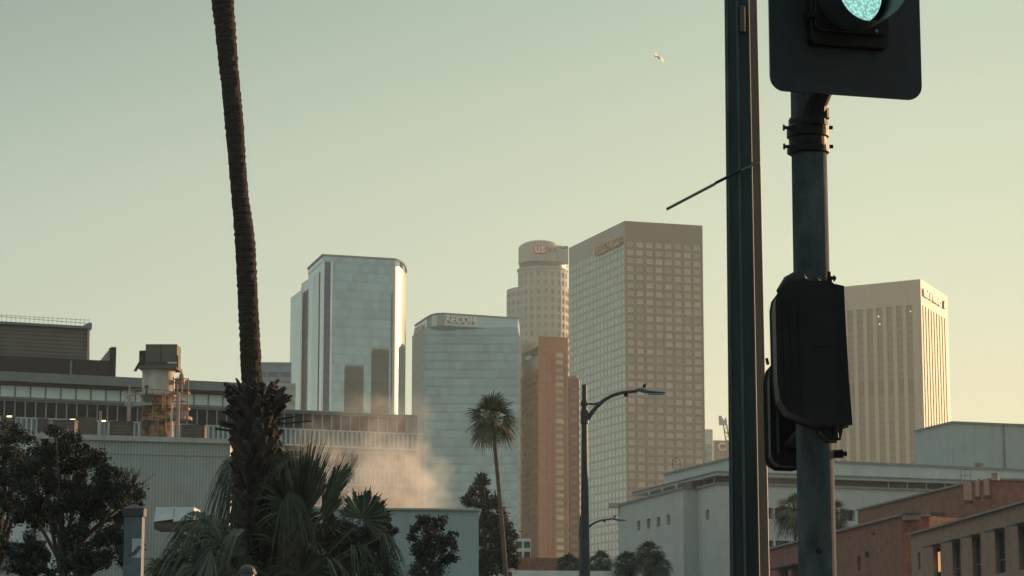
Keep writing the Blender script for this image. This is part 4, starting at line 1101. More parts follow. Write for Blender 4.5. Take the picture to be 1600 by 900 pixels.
def make_fan_crown(parent, c, Rr, nf, rg, name='frond', mats=('frond', 'frond_dry'), skirt=.35, stem=.45, separate=False, nseg=18, blade=.62, dr=.35):
    mb = MB()
    for k in range(nf):
        t_ = k/nf
        el = R(85)-t_*R(138) + rg.uniform(-.12, .12); az = k*2.39996+rg.uniform(-.2, .2)
        d = Vector((math.cos(el)*math.cos(az), math.cos(el)*math.sin(az), math.sin(el)))
        L = Rr*stem*rg.uniform(.8, 1.1); hub = Vector(c)+d*L
        up = Vector((0, 0, 1)) if abs(d.z) < .9 else Vector((math.cos(az), math.sin(az), 0))
        nrm = (up-d*up.dot(d)).normalized()
        mi = 1 if t_ > 1-skirt and rg.random() < .8 else 0
        if separate: mb = MB()
        mb.tube([Vector(c)+d*Rr*.04, hub], [Rr*.022, Rr*.014], 5, mi)
        fan_leaf(mb, hub, (d-Vector((0, 0, .25))).normalized(), nrm+Vector((rg.uniform(-.5, .5), rg.uniform(-.5, .5), 0)), Rr*blade*rg.uniform(.85, 1.1), R(78), nseg, dr+.25*t_, m=mi, rg=rg)
        if separate: mb.build(name, list(mats), parent)
    if not separate: mb.build('crown', list(mats), parent)
def fan_palm(px0, py0, px1, py1, D, Rpx, label, seed, group=None, rt=.17, nf=34, lean=True, separate=False, mats=('frond', 'frond_dry'), skirt=.35, erect=False):
    rg = random.Random(seed)
    top = P(px1, py1, D); b = P(px0, py0, D); k = (top-b)/(top.z-b.z); base = Vector((b.x-k.x*b.z, D, 0))
    t = thing('fan_palm', base, label, 'palm tree', group)
    q = MB(); pts = []; rad = []; n = 46
    for i in range(n+1):
        f_ = i/n; p = base.lerp(top, f_); p.x += .12*math.sin(f_*3.1)*(top.z/15); pts.append(p); rad.append(rt*(1.25-.35*f_)*(1+(.10 if i % 2 else 0)))
    q.tube(pts, rad, 10); q.build('trunk', 'trunk_slim', t)
    make_fan_crown(t, top, Rpx*D/FPX, nf, rg, separate=separate, mats=mats, skirt=skirt, dr=.12 if erect else .35)
    return t
fan_palm(787, 900, 769, 655, 150, 47, 'tall slim fan palm with bushy crown in front of the aqua glass tower', 3, nf=44, rt=.125, separate=True, mats=('frond_mid', 'frond_dry'), skirt=.30, erect=True)
SP = 'small fan palms along the street behind'
fan_palm(887, 960, 887, 884, 250, 26, 'small fan palm furthest left along the bottom, left of the street lamps', 5, SP, nf=40, skirt=.1)
fan_palm(938, 960, 938, 881, 245, 28, 'small fan palm just right of the near street lamp pole', 6, SP, nf=40, skirt=.1)
fan_palm(979, 960, 979, 880, 240, 27, 'small fan palm between the lamp poles and the taller double palm', 7, SP, nf=40, skirt=.1)
fan_palm(1012, 960, 1014, 867, 238, 29, 'taller fan palm leftmost of the touching pair at the pale wall', 8, SP, nf=44, skirt=.2)
fan_palm(1027, 960, 1026, 884, 232, 29, 'shorter fan palm rightmost of the touching pair at the pale wall', 9, SP, nf=44, skirt=.2)
BP = 'fan palms in front of the flat roofed building'
fan_palm(1243, 960, 1240, 797, 262, 40, 'fan palm between the green pole and the signal pole', 10, BP, nf=40, skirt=.15, mats=('frond_mid', 'frond_pale')) if False else None
fan_palm(1243, 960, 1241, 800, 262, 40, 'fan palm showing between the green pole and the signal pole', 10, BP, nf=40, skirt=.12, mats=('frond_mid', 'frond_pale'))
fan_palm(1300, 960, 1300, 803, 268, 31, 'fan palm peeking out right of the signal pole', 11, BP, nf=34, skirt=.12, mats=('frond_mid', 'frond_pale'))

def tree(name, base, trunk_top, clumps, nleaf, leaf, label, seed, cat='tree', lm='leaf', bark='bark', rt=.12, twigs=None, needle=False, group=None):
    rg = random.Random(seed); base = Vector(base); tt = Vector(trunk_top)
    t = thing(name, base, label, cat, group)
    q = MB(); mid = base.lerp(tt, .5)+Vector((.12, 0, 0))
    q.tube([base, mid, tt], [rt*1.3, rt, rt*.8], 9)
    for c in clumps:
        c0 = Vector(c[:3]); s = tt.lerp(base, rg.uniform(0, .3)) if not needle else Vector((base.x+(tt.x-base.x), base.y, max(base.z, c0.z-.3)))
        m_ = s.lerp(c0, .5)+Vector((rg.uniform(-.15, .15), rg.uniform(-.15, .15), -.1 if needle else .15))
        q.tube([s, m_, c0], [rt*.5, rt*.32, rt*.12], 6)
    if twigs:
        for a, b in twigs:
            a = Vector(a); b = Vector(b)
            q.tube([a, a.lerp(b, .5)+Vector((.05, 0, .04)), b], [rt*.13, rt*.09, .006], 5)
            for _ in range(7):
                s = a.lerp(b, rg.uniform(.15, .9)); e = s+((b-a).normalized()+Vector((rg.uniform(-.8, .8), rg.uniform(-.5, .5), rg.uniform(-.2, .8))))*(b-a).length*rg.uniform(.15, .3)
                q.tube([s, e], [.009, .004], 4)
    q.build('trunk', bark, t)
    mb = MB(); tot = sum(c[3]*c[4] for c in clumps); clumps = [(c[0], c[1], c[2], c[3]*.95, c[4]*.95) for c in clumps]; tot *= .9
    for c in clumps:
        k = int(nleaf*c[3]*c[4]/tot); cc = Vector(c[:3]); rx, rz = c[3], c[4]
        # sub-clumps give the outline its bumps
        subs = []
        for _ in range(max(6, int(26*rx*rz+6))):
            while True:
                v = Vector((rg.uniform(-1, 1), rg.uniform(-1, 1), rg.uniform(-1, 1)))
                if v.length < 1: break
            v = v.normalized()*(v.length**.55)
            subs.append((cc+Vector((v.x*rx, v.y*rx, v.z*rz)), rg.uniform(.07, .21)*min(1, rx+.3)*(1.0)))
        for _ in range(k):
            s, r_ = rg.choice(subs)
            p = s+Vector((rg.gauss(0, 1), rg.gauss(0, 1), rg.gauss(0, .8)))*r_*.8
            d = Vector((rg.gauss(0, 1), rg.gauss(0, 1), rg.gauss(.3, 1))).normalized(); sd = d.cross(Vector((rg.gauss(0, 1), rg.gauss(0, 1), rg.gauss(0, 1)))).normalized()
            l_ = leaf*rg.uniform(.6, 1.3); w_ = l_*(.16 if needle else .38)
            mb.quad(p, p+d*l_*.5+sd*w_, p+d*l_, p+d*l_*.5-sd*w_)
    mb.build('foliage', lm, t)
    return t
def clump_px(lst, D, dr, rg):
    out = []
    for (px, py, rx, ry) in lst:
        v = P(px, py, D+rg.uniform(-dr, dr)); s = D/FPX; out.append((v.x, v.y, v.z, rx*s, ry*s))
    return out
rg = random.Random(11)
c1 = clump_px([(60, 745, 40, 38), (95, 715, 34, 34), (125, 700, 26, 30), (150, 745, 38, 42), (100, 790, 50, 45), (165, 800, 40, 40), (185, 770, 22, 26), (70, 700, 14, 22), (108, 685, 16, 18), (50, 800, 30, 26), (175, 850, 38, 40), (120, 840, 26, 22), (140, 880, 40, 22), (205, 790, 14, 20), (208, 840, 14, 40), (86, 672, 10, 12), (140, 712, 12, 14), (215, 770, 8, 12)], 60, .9, rg)
tw = []
for (x0, y0, x1, y1) in ((175, 790, 222, 738), (185, 780, 228, 752), (180, 770, 205, 735), (190, 785, 224, 768), (150, 740, 165, 700), (178, 780, 214, 745), (192, 770, 219, 733)):
    tw.append((P(x0, y0, 60), P(x1, y1, 59.6)))
for _ in range(16):
    x0 = rg.uniform(160, 200); tw.append((P(x0, rg.uniform(760, 800), 60), P(x0+rg.uniform(10, 36), rg.uniform(728, 765), 59.7)))
tree('broadleaf_tree', P(105, 1149, 60).xyz*1.0 if False else (P(100, 900, 60).x, 60, 0), P(98, 850, 60), c1, 60000, .075, 'dense dark leafy tree with bare twigs at its right, by the grey post', 21, rt=.13, twigs=tw)
c2 = clump_px([(5, 720, 30, 40), (30, 700, 24, 30), (-20, 780, 40, 50), (20, 770, 30, 34), (10, 680, 18, 16), (40, 735, 20, 24), (-30, 850, 40, 40), (0, 820, 18, 22), (28, 672, 10, 10)], 64, .8, rg)
tree('broadleaf_tree', (P(-15, 900, 64).x, 64, 0), P(-10, 860, 64), c2, 22000, .075, 'dark leafy tree cut off by the left edge of the picture', 22, rt=.12)
c3 = clump_px([(40, 880, 26, 22), (20, 865, 14, 12), (58, 862, 16, 18), (62, 895, 20, 18), (50, 850, 14, 12)], 54, .4, rg)
tree('shrub_tree', (P(42, 900, 54).x, 54, 0), P(42, 890, 54), c3, 5000, .09, 'low dark bushy shrub below the two leafy trees at left', 23, cat='shrub', rt=.07)
c4 = clump_px([(560, 830, 34, 26), (590, 815, 26, 22), (540, 855, 30, 26), (600, 845, 20, 18), (575, 875, 36, 24), (525, 825, 20, 20), (610, 825, 12, 12), (530, 885, 24, 20)], 76, .8, rg)
tree('broadleaf_tree', (P(565, 900, 76).x, 76, 0), P(565, 880, 76), c4, 18000, .09, 'dark leafy tree behind the round fan leaf', 24, rt=.11)
c5 = clump_px([(668, 812, 14, 14), (660, 840, 22, 20), (682, 838, 20, 20), (700, 850, 14, 14), (655, 865, 18, 16), (680, 870, 26, 16), (665, 890, 30, 14), (708, 838, 7, 8), (705, 872, 9, 9), (690, 820, 10, 12)], 100, .6, rg)
tree('broadleaf_tree', (P(672, 900, 100).x, 100, 0), P(672, 885, 100), c5, 12000, .11, 'small leafy tree alone in front of the blank blue-grey wall', 25, rt=.11)
c6 = clump_px([(752, 755, 10, 12), (748, 772, 14, 12), (760, 785, 18, 14), (735, 785, 12, 8), (770, 800, 18, 14), (756, 815, 20, 16), (780, 825, 18, 18), (762, 845, 24, 18), (790, 855, 14, 14), (770, 880, 30, 18), (798, 840, 10, 10), (800, 870, 9, 20), (752, 748, 5, 8), (783, 810, 10, 12), (757, 880, 20, 26), (752, 890, 20, 14), (727, 780, 6, 5)], 160, 1.0, rg)
tree('conifer', (P(762, 900, 160).x, 160, 0), P(755, 750, 160), c6, 13000, .30, 'dark ragged conifer beside the slim palm, behind the blank wall', 26, lm='leaf_pine', rt=.16, needle=True)

# ---- the big palm trunk in front
def big_palm():
    D = 45; s = D/FPX
    path = [(402, 1100, .32), (404, 900, .32), (402, 790, .30), (399, 700, .31), (397, 640, .25)]
    upper = [(394, 607, 16.5), (391, 540, 16.3), (389.5, 510, 16), (386.5, 450, 16), (383.5, 386, 16.2), (379, 340, 15.0), (374.5, 303, 13.8), (370, 245, 14.2), (366, 193, 15.2), (360.5, 135, 15.0), (355.5, 83, 15.8), (351.5, 40, 17), (348, 0, 18), (341, -110, 18), (333, -260, 17), (322, -420, 15)]
    b = P(402, 1100, D)
    t = thing('palm_trunk', (b.x, D, 0), 'tall dark palm trunk with shaggy cut leaf bases on its lower part', 'palm tree')
    rg = random.Random(4)
    pts = [Vector((b.x, D, 0))]+[P(x, y, D) for x, y, r in path[1:]]+[P(x, y, D) for x, y, r in upper]
    rad = [.30]+[r for _, _, r in path[1:]]+[r*s for _, _, r in upper]
    # resample into many rings for a rough silhouette
    P2, R2 = [], []
    for i in range(len(pts)-1):
        n = max(2, int((pts[i+1]-pts[i]).length/.045))
        for k in range(n):
            f_ = k/n; P2.append(pts[i].lerp(pts[i+1], f_)); R2.append((rad[i]*(1-f_)+rad[i+1]*f_))
    q = MB(); n = 18; i0 = 0
    for k, (p, r) in enumerate(zip(P2, R2)):
        ring = 1+(.03 if k % 3 == 0 else -.015)
        for j in range(n):
            a = 2*math.pi*j/n; rr = r*(ring+rg.uniform(-.055, .055)); q.v.append((p.x+rr*math.cos(a), p.y+rr*math.sin(a), p.z))
    for k in range(len(P2)-1):
        for j in range(n):
            a = k*n+j; c = k*n+(j+1) % n; q.f.append((a, c, c+n, a+n)); q.m.append(0)
    q.build('trunk', 'trunk_dark', t)
    # leaf bases: spiral of split straps
    q = MB()
    def centre(z):
        for i in range(len(pts)-1):
            if pts[i].z <= z <= pts[i+1].z: f_ = (z-pts[i].z)/(pts[i+1].z-pts[i].z); return pts[i].lerp(pts[i+1], f_), rad[i]*(1-f_)+rad[i+1]*f_
        return pts[-1], rad[-1]
    def zc(y): return zpx(y, D)
    k = 0; z = .4; ztop = zc(628)
    def strap(c, a, z, r, L, w0, w1, tilt, th=.03, twist=0.0):
        o = Vector((math.cos(a), math.sin(a), 0)); tg = Vector((-math.sin(a), math.cos(a), 0)); tg = (tg*math.cos(twist)+Vector((0, 0, 1))*math.sin(twist)).normalized()
        ax = (Vector((0, 0, 1))*math.cos(tilt)+o*math.sin(tilt)).normalized(); ax = (ax-tg*ax.dot(tg)+tg*rg.uniform(-.25, .25)).normalized(); nn = tg.cross(ax).normalized()
        s0 = Vector((c.x, c.y, z))+o*r*.82
        rows = []
        for f_ in (0, .35, .7, 1.0):
            w = w0+(w1-w0)*f_; p = s0+ax*L*f_+o*(L*.10*f_*f_)
            jag = rg.uniform(-.015, .015)
            rows.append([p-tg*w/2-nn*th*.5, p+tg*w/2-nn*th*.5, p+tg*w/2*.9+nn*th, p+nn*th*1.6+ax*jag, p-tg*w/2*.9+nn*th])
        i = len(q.v)
        for rw in rows: q.v += [tuple(x) for x in rw]
        for a_ in range(3):
            for b_ in range(5):
                c_ = (b_+1) % 5; q.f.append((i+a_*5+b_, i+a_*5+c_, i+a_*5+5+c_, i+a_*5+5+b_)); q.m.append(0)
        q.f.append(tuple(i+15+x for x in range(5))); q.m.append(0)
    while z < ztop:
        c, r = centre(z); y_ = proj((c.x, D, z))[1]
        wide = 1+ (.55 if y_ < 660 else 0)+(.12 if 745 < y_ < 780 else 0)+(.45 if y_ > 850 else 0)-(.25 if 795 < y_ < 848 else 0)
        a = k*2.39996
        for sgn in (-1, 1):
            strap(c, a+sgn*.18, z, r*1.02, .34*rg.uniform(.8, 1.25)*min(wide, 1.25), .17, .10, R(16)*wide+rg.uniform(-.08, .15), .022, sgn*.55*rg.uniform(.6, 1.3))
        z += .017; k += 1
    # ragged flare at the top
    for j in range(70):
        z = rg.uniform(zc(662), zc(622)); c, r = centre(z); a = rg.uniform(0, 2*math.pi)
        strap(c, a, z, r*1.25, rg.uniform(.22, .36), .20, .11, R(rg.uniform(25, 58)), .03, rg.uniform(-.8, .8))
    for j in range(9):
        z = rg.uniform(zc(650), zc(632)); c, r = centre(z); strap(c, rg.uniform(-.5, .3), z, r*1.3, rg.uniform(.34, .50), .15, .05, R(rg.uniform(45, 68)), .02, rg.uniform(-.3, .3))
    for j in range(5):
        z = rg.uniform(zc(678), zc(665)); c, r = centre(z); strap(c, math.pi+rg.uniform(-.4, .4), z, r*1.3, rg.uniform(.28, .42), .08, .04, R(rg.uniform(70, 88)), .02)
    z = zc(667); c, r = centre(z); strap(c, -.1, z, r*1.2, .72, .05, .02, R(84), .015)
    z = zc(660); c, r = centre(z); strap(c, .1, z, r*1.2, .5, .06, .03, R(80), .015)
    q.build('leaf_bases', 'boot', t)
big_palm()

# ---- young fan palms round its foot: every frond placed by itself
def young_palm(base_px, D, label, fronds, seed, extra=None, cat='fan palm'):
    rg = random.Random(seed); s = D/FPX
    bx, by = base_px; base = P(bx, by, D)
    t = thing('young_fan_palm', (base.x, D, 0), label, cat, 'young fan palms round the big trunk')
    q = MB(); q.tube([(base.x, D, 0), (base.x+.05, D, base.z*.5), base], [.2, .17, .12], 10); q.build('trunk', 'boot', t)
    for fr in fronds:
        (hx, hy, ang, Rp, roll, depth, droop, sp, m) = fr[:9]; fz = fr[9] if len(fr) > 9 else .45
        hub = P(hx, hy, D+depth); a = R(ang)
        ax = Vector((math.cos(a), rg.uniform(-.15, .15)-depth*.1, math.sin(a))).normalized()
        fc = Vector((0, -1, 0)); fc = (fc-ax*fc.dot(ax)).normalized(); nm = Matrix.Rotation(R(roll), 3, ax) @ fc
        q = MB(); st = base+Vector((rg.uniform(-.1, .1), 0, -.2))
        md = st.lerp(hub, .55)+Vector((0, 0, .12))
        q.tube([st, md, hub], [.028, .02, .014], 6, 1)
        fan_leaf(q, hub, ax, nm, Rp*s, R(sp), 30 if Rp > 40 else 22, droop, rg.uniform(-.05, .1), 0, fz, rg)
        q.build('frond', [m, 'petiole'], t)
    if extra:
        q = MB()
        for (x0, y0, x1, y1, x2, y2, w) in extra:
            q.tube([P(x0, y0, D-.2), P(x1, y1, D-.3), P(x2, y2, D-.35)], [w, w*.8, w*.5], 6)
        q.build('bare_stem', 'stem_dry', t)
    return t
F, FP = 'frond', 'frond_pale'
# (hub x, hub y, screen angle, radius px, roll, depth, droop, spread, material)
right_f = [
 (470, 806, 85, 138, 62, .3, .0, 42, F, .8), (476, 812, 78, 128, 66, .2, .0, 30, F, .75), (498, 806, 60, 118, 55, .0, .0, 20, F, .8), (510, 790, 62, 84, 60, .1, .0, 16, F, .7), (505, 815, 70, 80, 40, .1, .0, 30, F, .7), (566, 812, 58, 52, 8, -.3, .0, 112, F, .86),
 (452, 735, 40, 62, 60, .5, .45, 100, F), (446, 722, 95, 50, 40, .7, .6, 110, F), (440, 740, 20, 60, 30, .6, .9, 100, F),
 (470, 830, 60, 80, 35, .2, .35, 100, F), (500, 850, 30, 85, 45, .1, .4, 90, F), (455, 800, 110, 90, 50, .4, .3, 90, F),
 (596, 838, -8, 46, 55, -.5, 1.1, 95, F), (548, 858, 10, 70, 62, -.4, .9, 85, F), (480, 880, 150, 70, 40, .3, .5, 110, F), (530, 890, 55, 80, 55, .2, .4, 80, F),
 (440, 850, 80, 80, 35, .5, .2, 100, F), (470, 900, 45, 90, 30, -.3, .3, 110, F), (560, 900, 20, 80, 40, -.2, .6, 100, F), (430, 770, 60, 70, 30, .8, .6, 110, F),
 (520, 800, 240, 60, 60, .5, .8, 80, F), (600, 880, -20, 60, 50, .1, .9, 90, F), (450, 770, -60, 70, 35, -.4, 1.0, 80, FP), (500, 880, 15, 80, 70, -.6, .7, 60, FP)]
ex = []
for i in range(22):
    x0 = rng.uniform(425, 470); x2 = x0+rng.uniform(20, 110); ex.append((x0, 905, (x0+x2)/2-8, rng.uniform(840, 870), x2, rng.uniform(800, 850), .012))
young_palm((455, 925), 44, 'young fan palm right of the big trunk, with one round open leaf', right_f, 31, ex)
mid_f = [(372, 722, 175, 60, 30, .2, 1.5, 85, FP), (366, 735, 215, 62, 35, .1, 1.3, 80, F), (378, 715, 140, 46, 45, .4, 1.2, 90, F), (375, 760, 230, 70, 40, .3, 1.3, 80, FP), (380, 800, 200, 60, 40, .2, 1.1, 90, F), (430, 700, 60, 42, 50, .4, 1.2, 90, F), (436, 715, 20, 50, 50, .3, 1.3, 80, F)]
young_palm((398, 800), 46.5, 'young fan palm hidden behind the big trunk, fronds drooping to the left', mid_f, 32)
left_f = [(335, 825, 128, 66, 38, -.2, .75, 105, F), (318, 812, 160, 70, 50, .1, .9, 95, F), (300, 850, 170, 72, 48, -.1, .8, 95, F), (345, 850, 100, 70, 40, -.3, .6, 110, F),
 (285, 845, 120, 50, 60, .3, .9, 90, F), (320, 880, 150, 90, 40, -.4, .8, 100, F), (360, 870, 120, 80, 35, -.2, .7, 110, F), (270, 880, 100, 60, 50, .2, .9, 110, F), (340, 900, 170, 110, 45, -.5, .8, 90, F),
 (255, 890, 140, 60, 45, .4, .7, 110, F), (300, 905, 110, 90, 40, .1, .7, 110, F), (375, 895, 90, 80, 35, .1, .6, 110, F), (330, 860, 220, 90, 45, -.5, 1.1, 90, FP), (380, 830, 160, 46, 60, -.5, 1.1, 80, FP), (290, 870, 200, 70, 50, -.2, 1.0, 90, F)]
young_palm((335, 935), 43, 'bushy young fan palm left of the big trunk, beside the grey post', left_f, 33)

# ================================================================= STREET FURNITURE
def street_lamp():
    D = 63; s = D/FPX; bx = P(914, 800, D).x; zt = zpx(605, D)
    X = lambda px: P(px, 640, D).x
    zz = lambda y: zpx(y, D)
    t = thing('street_lamp', (bx, D, 0), 'nearer and larger dark street lamp with curved arm and long flat head', 'street lamp', 'street lamps along the kerb')
    q = MB(); q.lathe((bx, D, 0), [(.24, 0), (.24, .5), (.17, .7), (.15, 2.0), (.12, 4.5), (.085, 7.5), (.065, zt), (.03, zt+.03)], 14); q.build('pole', 'lamp_pole', t, smooth=False)
    q = MB(); q.lathe((bx, D, zz(655)), [(.09, -.18), (.105, -.17), (.105, .17), (.09, .18)], 12); q.lathe((bx, D, zz(634)), [(.08, -.06), (.10, -.05), (.10, .05), (.08, .06)], 12); q.build('bracket', 'lamp_pole', t)
    q = MB(); q.tube([(X(918), D, zz(658)), (X(924), D, zz(649)), (X(932), D, zz(639)), (X(944), D, zz(628)), (X(958), D, zz(620.5)), (X(974), D, zz(616)), (X(996), D, zz(614))], [.065, .06, .055, .05, .045, .045, .04], 10); q.build('arm', 'lamp_pole', t)
    q = MB(); q.tube([(X(917), D, zz(634)), (X(928), D, zz(634.5)), (X(938), D, zz(632)), (X(948), D, zz(625.5))], .028, 8); q.build('brace', 'lamp_pole', t)
    q = MB()
    secs = [(994, 611.5, 2.2, 3.2), (999, 611.5, 3.5, 5), (1008, 613, 4.5, 6.5), (1012, 614.5, 2.9, 6.5), (1026, 616, 2.2, 6.5), (1037, 616.3, 1.6, 5), (1040, 616.2, .7, 3)]
    i0 = 0; n = 12
    for px, py, hh, hw in secs:
        for j in range(n):
            a = 2*math.pi*j/n; q.v.append((X(px), D+hw*s*math.cos(a)*1.6, zz(py)+hh*s*math.sin(a)))
    for k in range(len(secs)-1):
        for j in range(n):
            a = k*n+j; b = k*n+(j+1) % n; q.f.append((a, b, b+n, a+n)); q.m.append(0)
    q.f.append(tuple(range(n))); q.m.append(0); q.f.append(tuple((len(secs)-1)*n+j for j in reversed(range(n)))); q.m.append(0)
    hd = q.build('lamp_head', 'lamp_head', t)
    q = MB(); q.lathe((X(1007.5), D, zz(609)), [(.05, 0), (.05, .07), (.03, .10)], 10); q.build('photocell', 'black_metal', hd)
    q = MB(); q.box(X(1013), X(1037), D-.12, D+.12, zz(619.5), zz(618)); q.build('lens', 'sticker', hd)
    q = MB(); q.box(X(975), X(981), D-.06, D+.06, zz(622.5), zz(618)); q.build('sensor_box', 'black_metal', t)
    c = copy_tree(t); c.location = (P(908, 850, 110).x, 110, 0); c['label'] = 'farther and smaller street lamp standing just behind the near one'
    c.scale = (.98, .98, (1.6+240*110/FPX)/zt)
street_lamp()

def green_pole():
    D = 12; bx = P(1162.5, 420, D).x
    zt = 9.5
    t = thing('green_pole', (bx, D, 0), 'tall dark green fluted metal pole with thin bright right edge', 'pole')
    q = MB(); n = 8
    r0, r1 = .1035, .060
    def prof(r, z):
        pts = []
        for j in range(n):
            a = 2*math.pi*j/n+math.pi/n; rr = r*1.03; pts.append((bx+rr*math.cos(a), D+rr*math.sin(a), z))
        return pts
    zs = [0, .6, 9.5]; rs = [r0, r0*.97, r1]
    q.v += prof(rs[0], 0)
    for k, z in enumerate([.8*i for i in range(1, 13)]):
        q.v += prof(r0+(r1-r0)*z/9.5, z)
    for k in range(12):
        for j in range(n): a = k*n+j; b = k*n+(j+1) % n; q.f.append((a, b, b+n, a+n)); q.m.append(0)
    q.f.append(tuple(12*n+j for j in range(n))); q.m.append(0)
    q.build('shaft', 'pole_green', t)
    q = MB(); an = R(4); q.tube([(bx+math.cos(an)*r0*1.0, D+math.sin(an)*r0*1.0, .5), (bx+math.cos(an)*r1*1.0, D+math.sin(an)*r1*1.0, 9.4)], .0085, 8); q.build('sun_rim_bead', 'sun_rim_bead', t)  # added pale bead standing for the pole's sunlit right edge
    for deg, w_ in ((-106, .007), (-64, .006), (-150, .006)):
        q = MB(); an = R(deg); q.tube([(bx+math.cos(an)*r0*.985, D+math.sin(an)*r0*.985, .56), (bx+math.cos(an)*r1*.985, D+math.sin(an)*r1*.985, 9.45)], w_, 6); q.build('ridge', 'pole_ridge', t)
    q = MB(); q.lathe((bx, D, 0), [(.2, 0), (.2, .08), (.15, .12), (.13, .5), (.10, .55)], 20); q.build('base', 'pole_green', t)
    v = P(1160, 30, D-.09); q = MB(); q.prism([(v.x-.014, D-.105), (v.x+.014, D-.105), (v.x+.014, D-.06), (v.x-.014, D-.06)], v.z-.07, v.z+.07); q.build('hand_hole_cover', 'cover_tan', t, bevel=.01)
M['sun_rim_bead'] = mat('sun_rim_bead', (.16,.14,.11), .6, 0, .3, 4)  # paler than the pole paint, the sunlit rim put into its colour
M['pole_ridge'] = mat('pole_ridge', (.055,.075,.075), .6, 0, .4, 4, spec=.2)
M['cover_tan'] = mat('cover_tan', (.055,.05,.035), .6, .1)
green_pole()
a = P(1041.5, 326, 11.75); b = P(1118, 286, 11.85); c = P(1142, 274, 11.88); d = P(1186, 253.5, 11.90)
t = thing('metal_rod', a.lerp(d, .8), 'thin steel rod tied across the green pole and sticking out to the left', 'rod')
q = MB(); q.tube([a, b], [.0042, .0052], 8); q.tube([a+Vector((0, 0, -.008)), b+Vector((0, 0, -.008))], .003, 6); q.build('rod', 'rod', t)
q = MB(); q.tube([b, c, c.lerp(d, .35)], [.0075, .008, .006], 8); q.build('grip', 'black_metal', t)
q = MB(); q.tube([c.lerp(d, .3), d, d+Vector((.012, .10, .01))], [.005, .005, .005], 8); q.build('hook', 'rod', t)

def signal_pole():
    D = 9.6; bx = P(1266, 330, D).x; r = .073
    t = thing('signal_pole', (bx, D, 0), 'worn grey round signal pole holding the traffic and pedestrian signals', 'pole')
    q = MB(); q.lathe((bx, D, 0), [(.11, 0), (.11, .05), (r*1.08, .08), (r*1.03, 2), (r*.99, 3.4), (r*.94, 4.6), (r*.7, 4.63)], 32); q.build('shaft', 'pole_grey', t, smooth=False)
    zz = lambda y: zpx(y, D-.07)
    q = MB(); q.lathe((bx-.004, D, 0), [(r*1.0, zz(229)), (r*1.17, zz(226)), (r*1.17, zz(217)), (r*1.06, zz(215)), (r*1.06, zz(202)), (r*1.17, zz(200)), (r*1.17, zz(184)), (r*1.06, zz(181)), (r*1.06, zz(172)), (r*.98, zz(168))], 28); q.build('clamp', 'black_metal', t)
    q = MB()
    for y in (188.5, 219.5):
        q.tube([(bx-r*1.1, D-.05, zz(y)), (bx-r-.035, D-.05, zz(y))], .007, 8); q.tube([(bx-r-.03, D-.05, zz(y)), (bx-r-.037, D-.05, zz(y))], .013, 6)
        q.tube([(bx+r*1.05, D-.05, zz(y)), (bx+r+.018, D-.05, zz(y))], .008, 8)
    q.build('bolt', 'black_metal', t); q = MB()
    q.tube([(bx+r*.8, D, zpx(713, D)), (bx+r+.04, D-.01, zpx(713, D))], .017, 10); q.tube([(bx+r+.03, D-.01, zpx(713, D)), (bx+r+.052, D-.01, zpx(713, D))], .010, 8)
    q.build('bolt', 'black_metal', t); q = MB()
    v = P(1279, 861, D-.075); q.tube([(v.x-.012, v.y, v.z), (v.x+.012, v.y, v.z)], .006, 6); q.tube([(v.x, v.y, v.z-.012), (v.x, v.y, v.z+.014)], .005, 6)
    q.build('bolt', 'black_metal', t)
    q = MB(); q.tube([(bx+.010, D-.035, zz(180)), (bx+.014, D-.045, zz(162)), (bx+.024, D-.07, zz(146)), (bx+.05, D-.11, zz(125))], [.066, .058, .05, .045], 16)
    q.lathe((bx+.045, D-.05, zz(166)), [(.02, -.03), (.034, -.02), (.034, .02), (.02, .03)], 14); q.build('elbow', 'black_metal', t)
    return bx, D
SBX, SD = signal_pole()

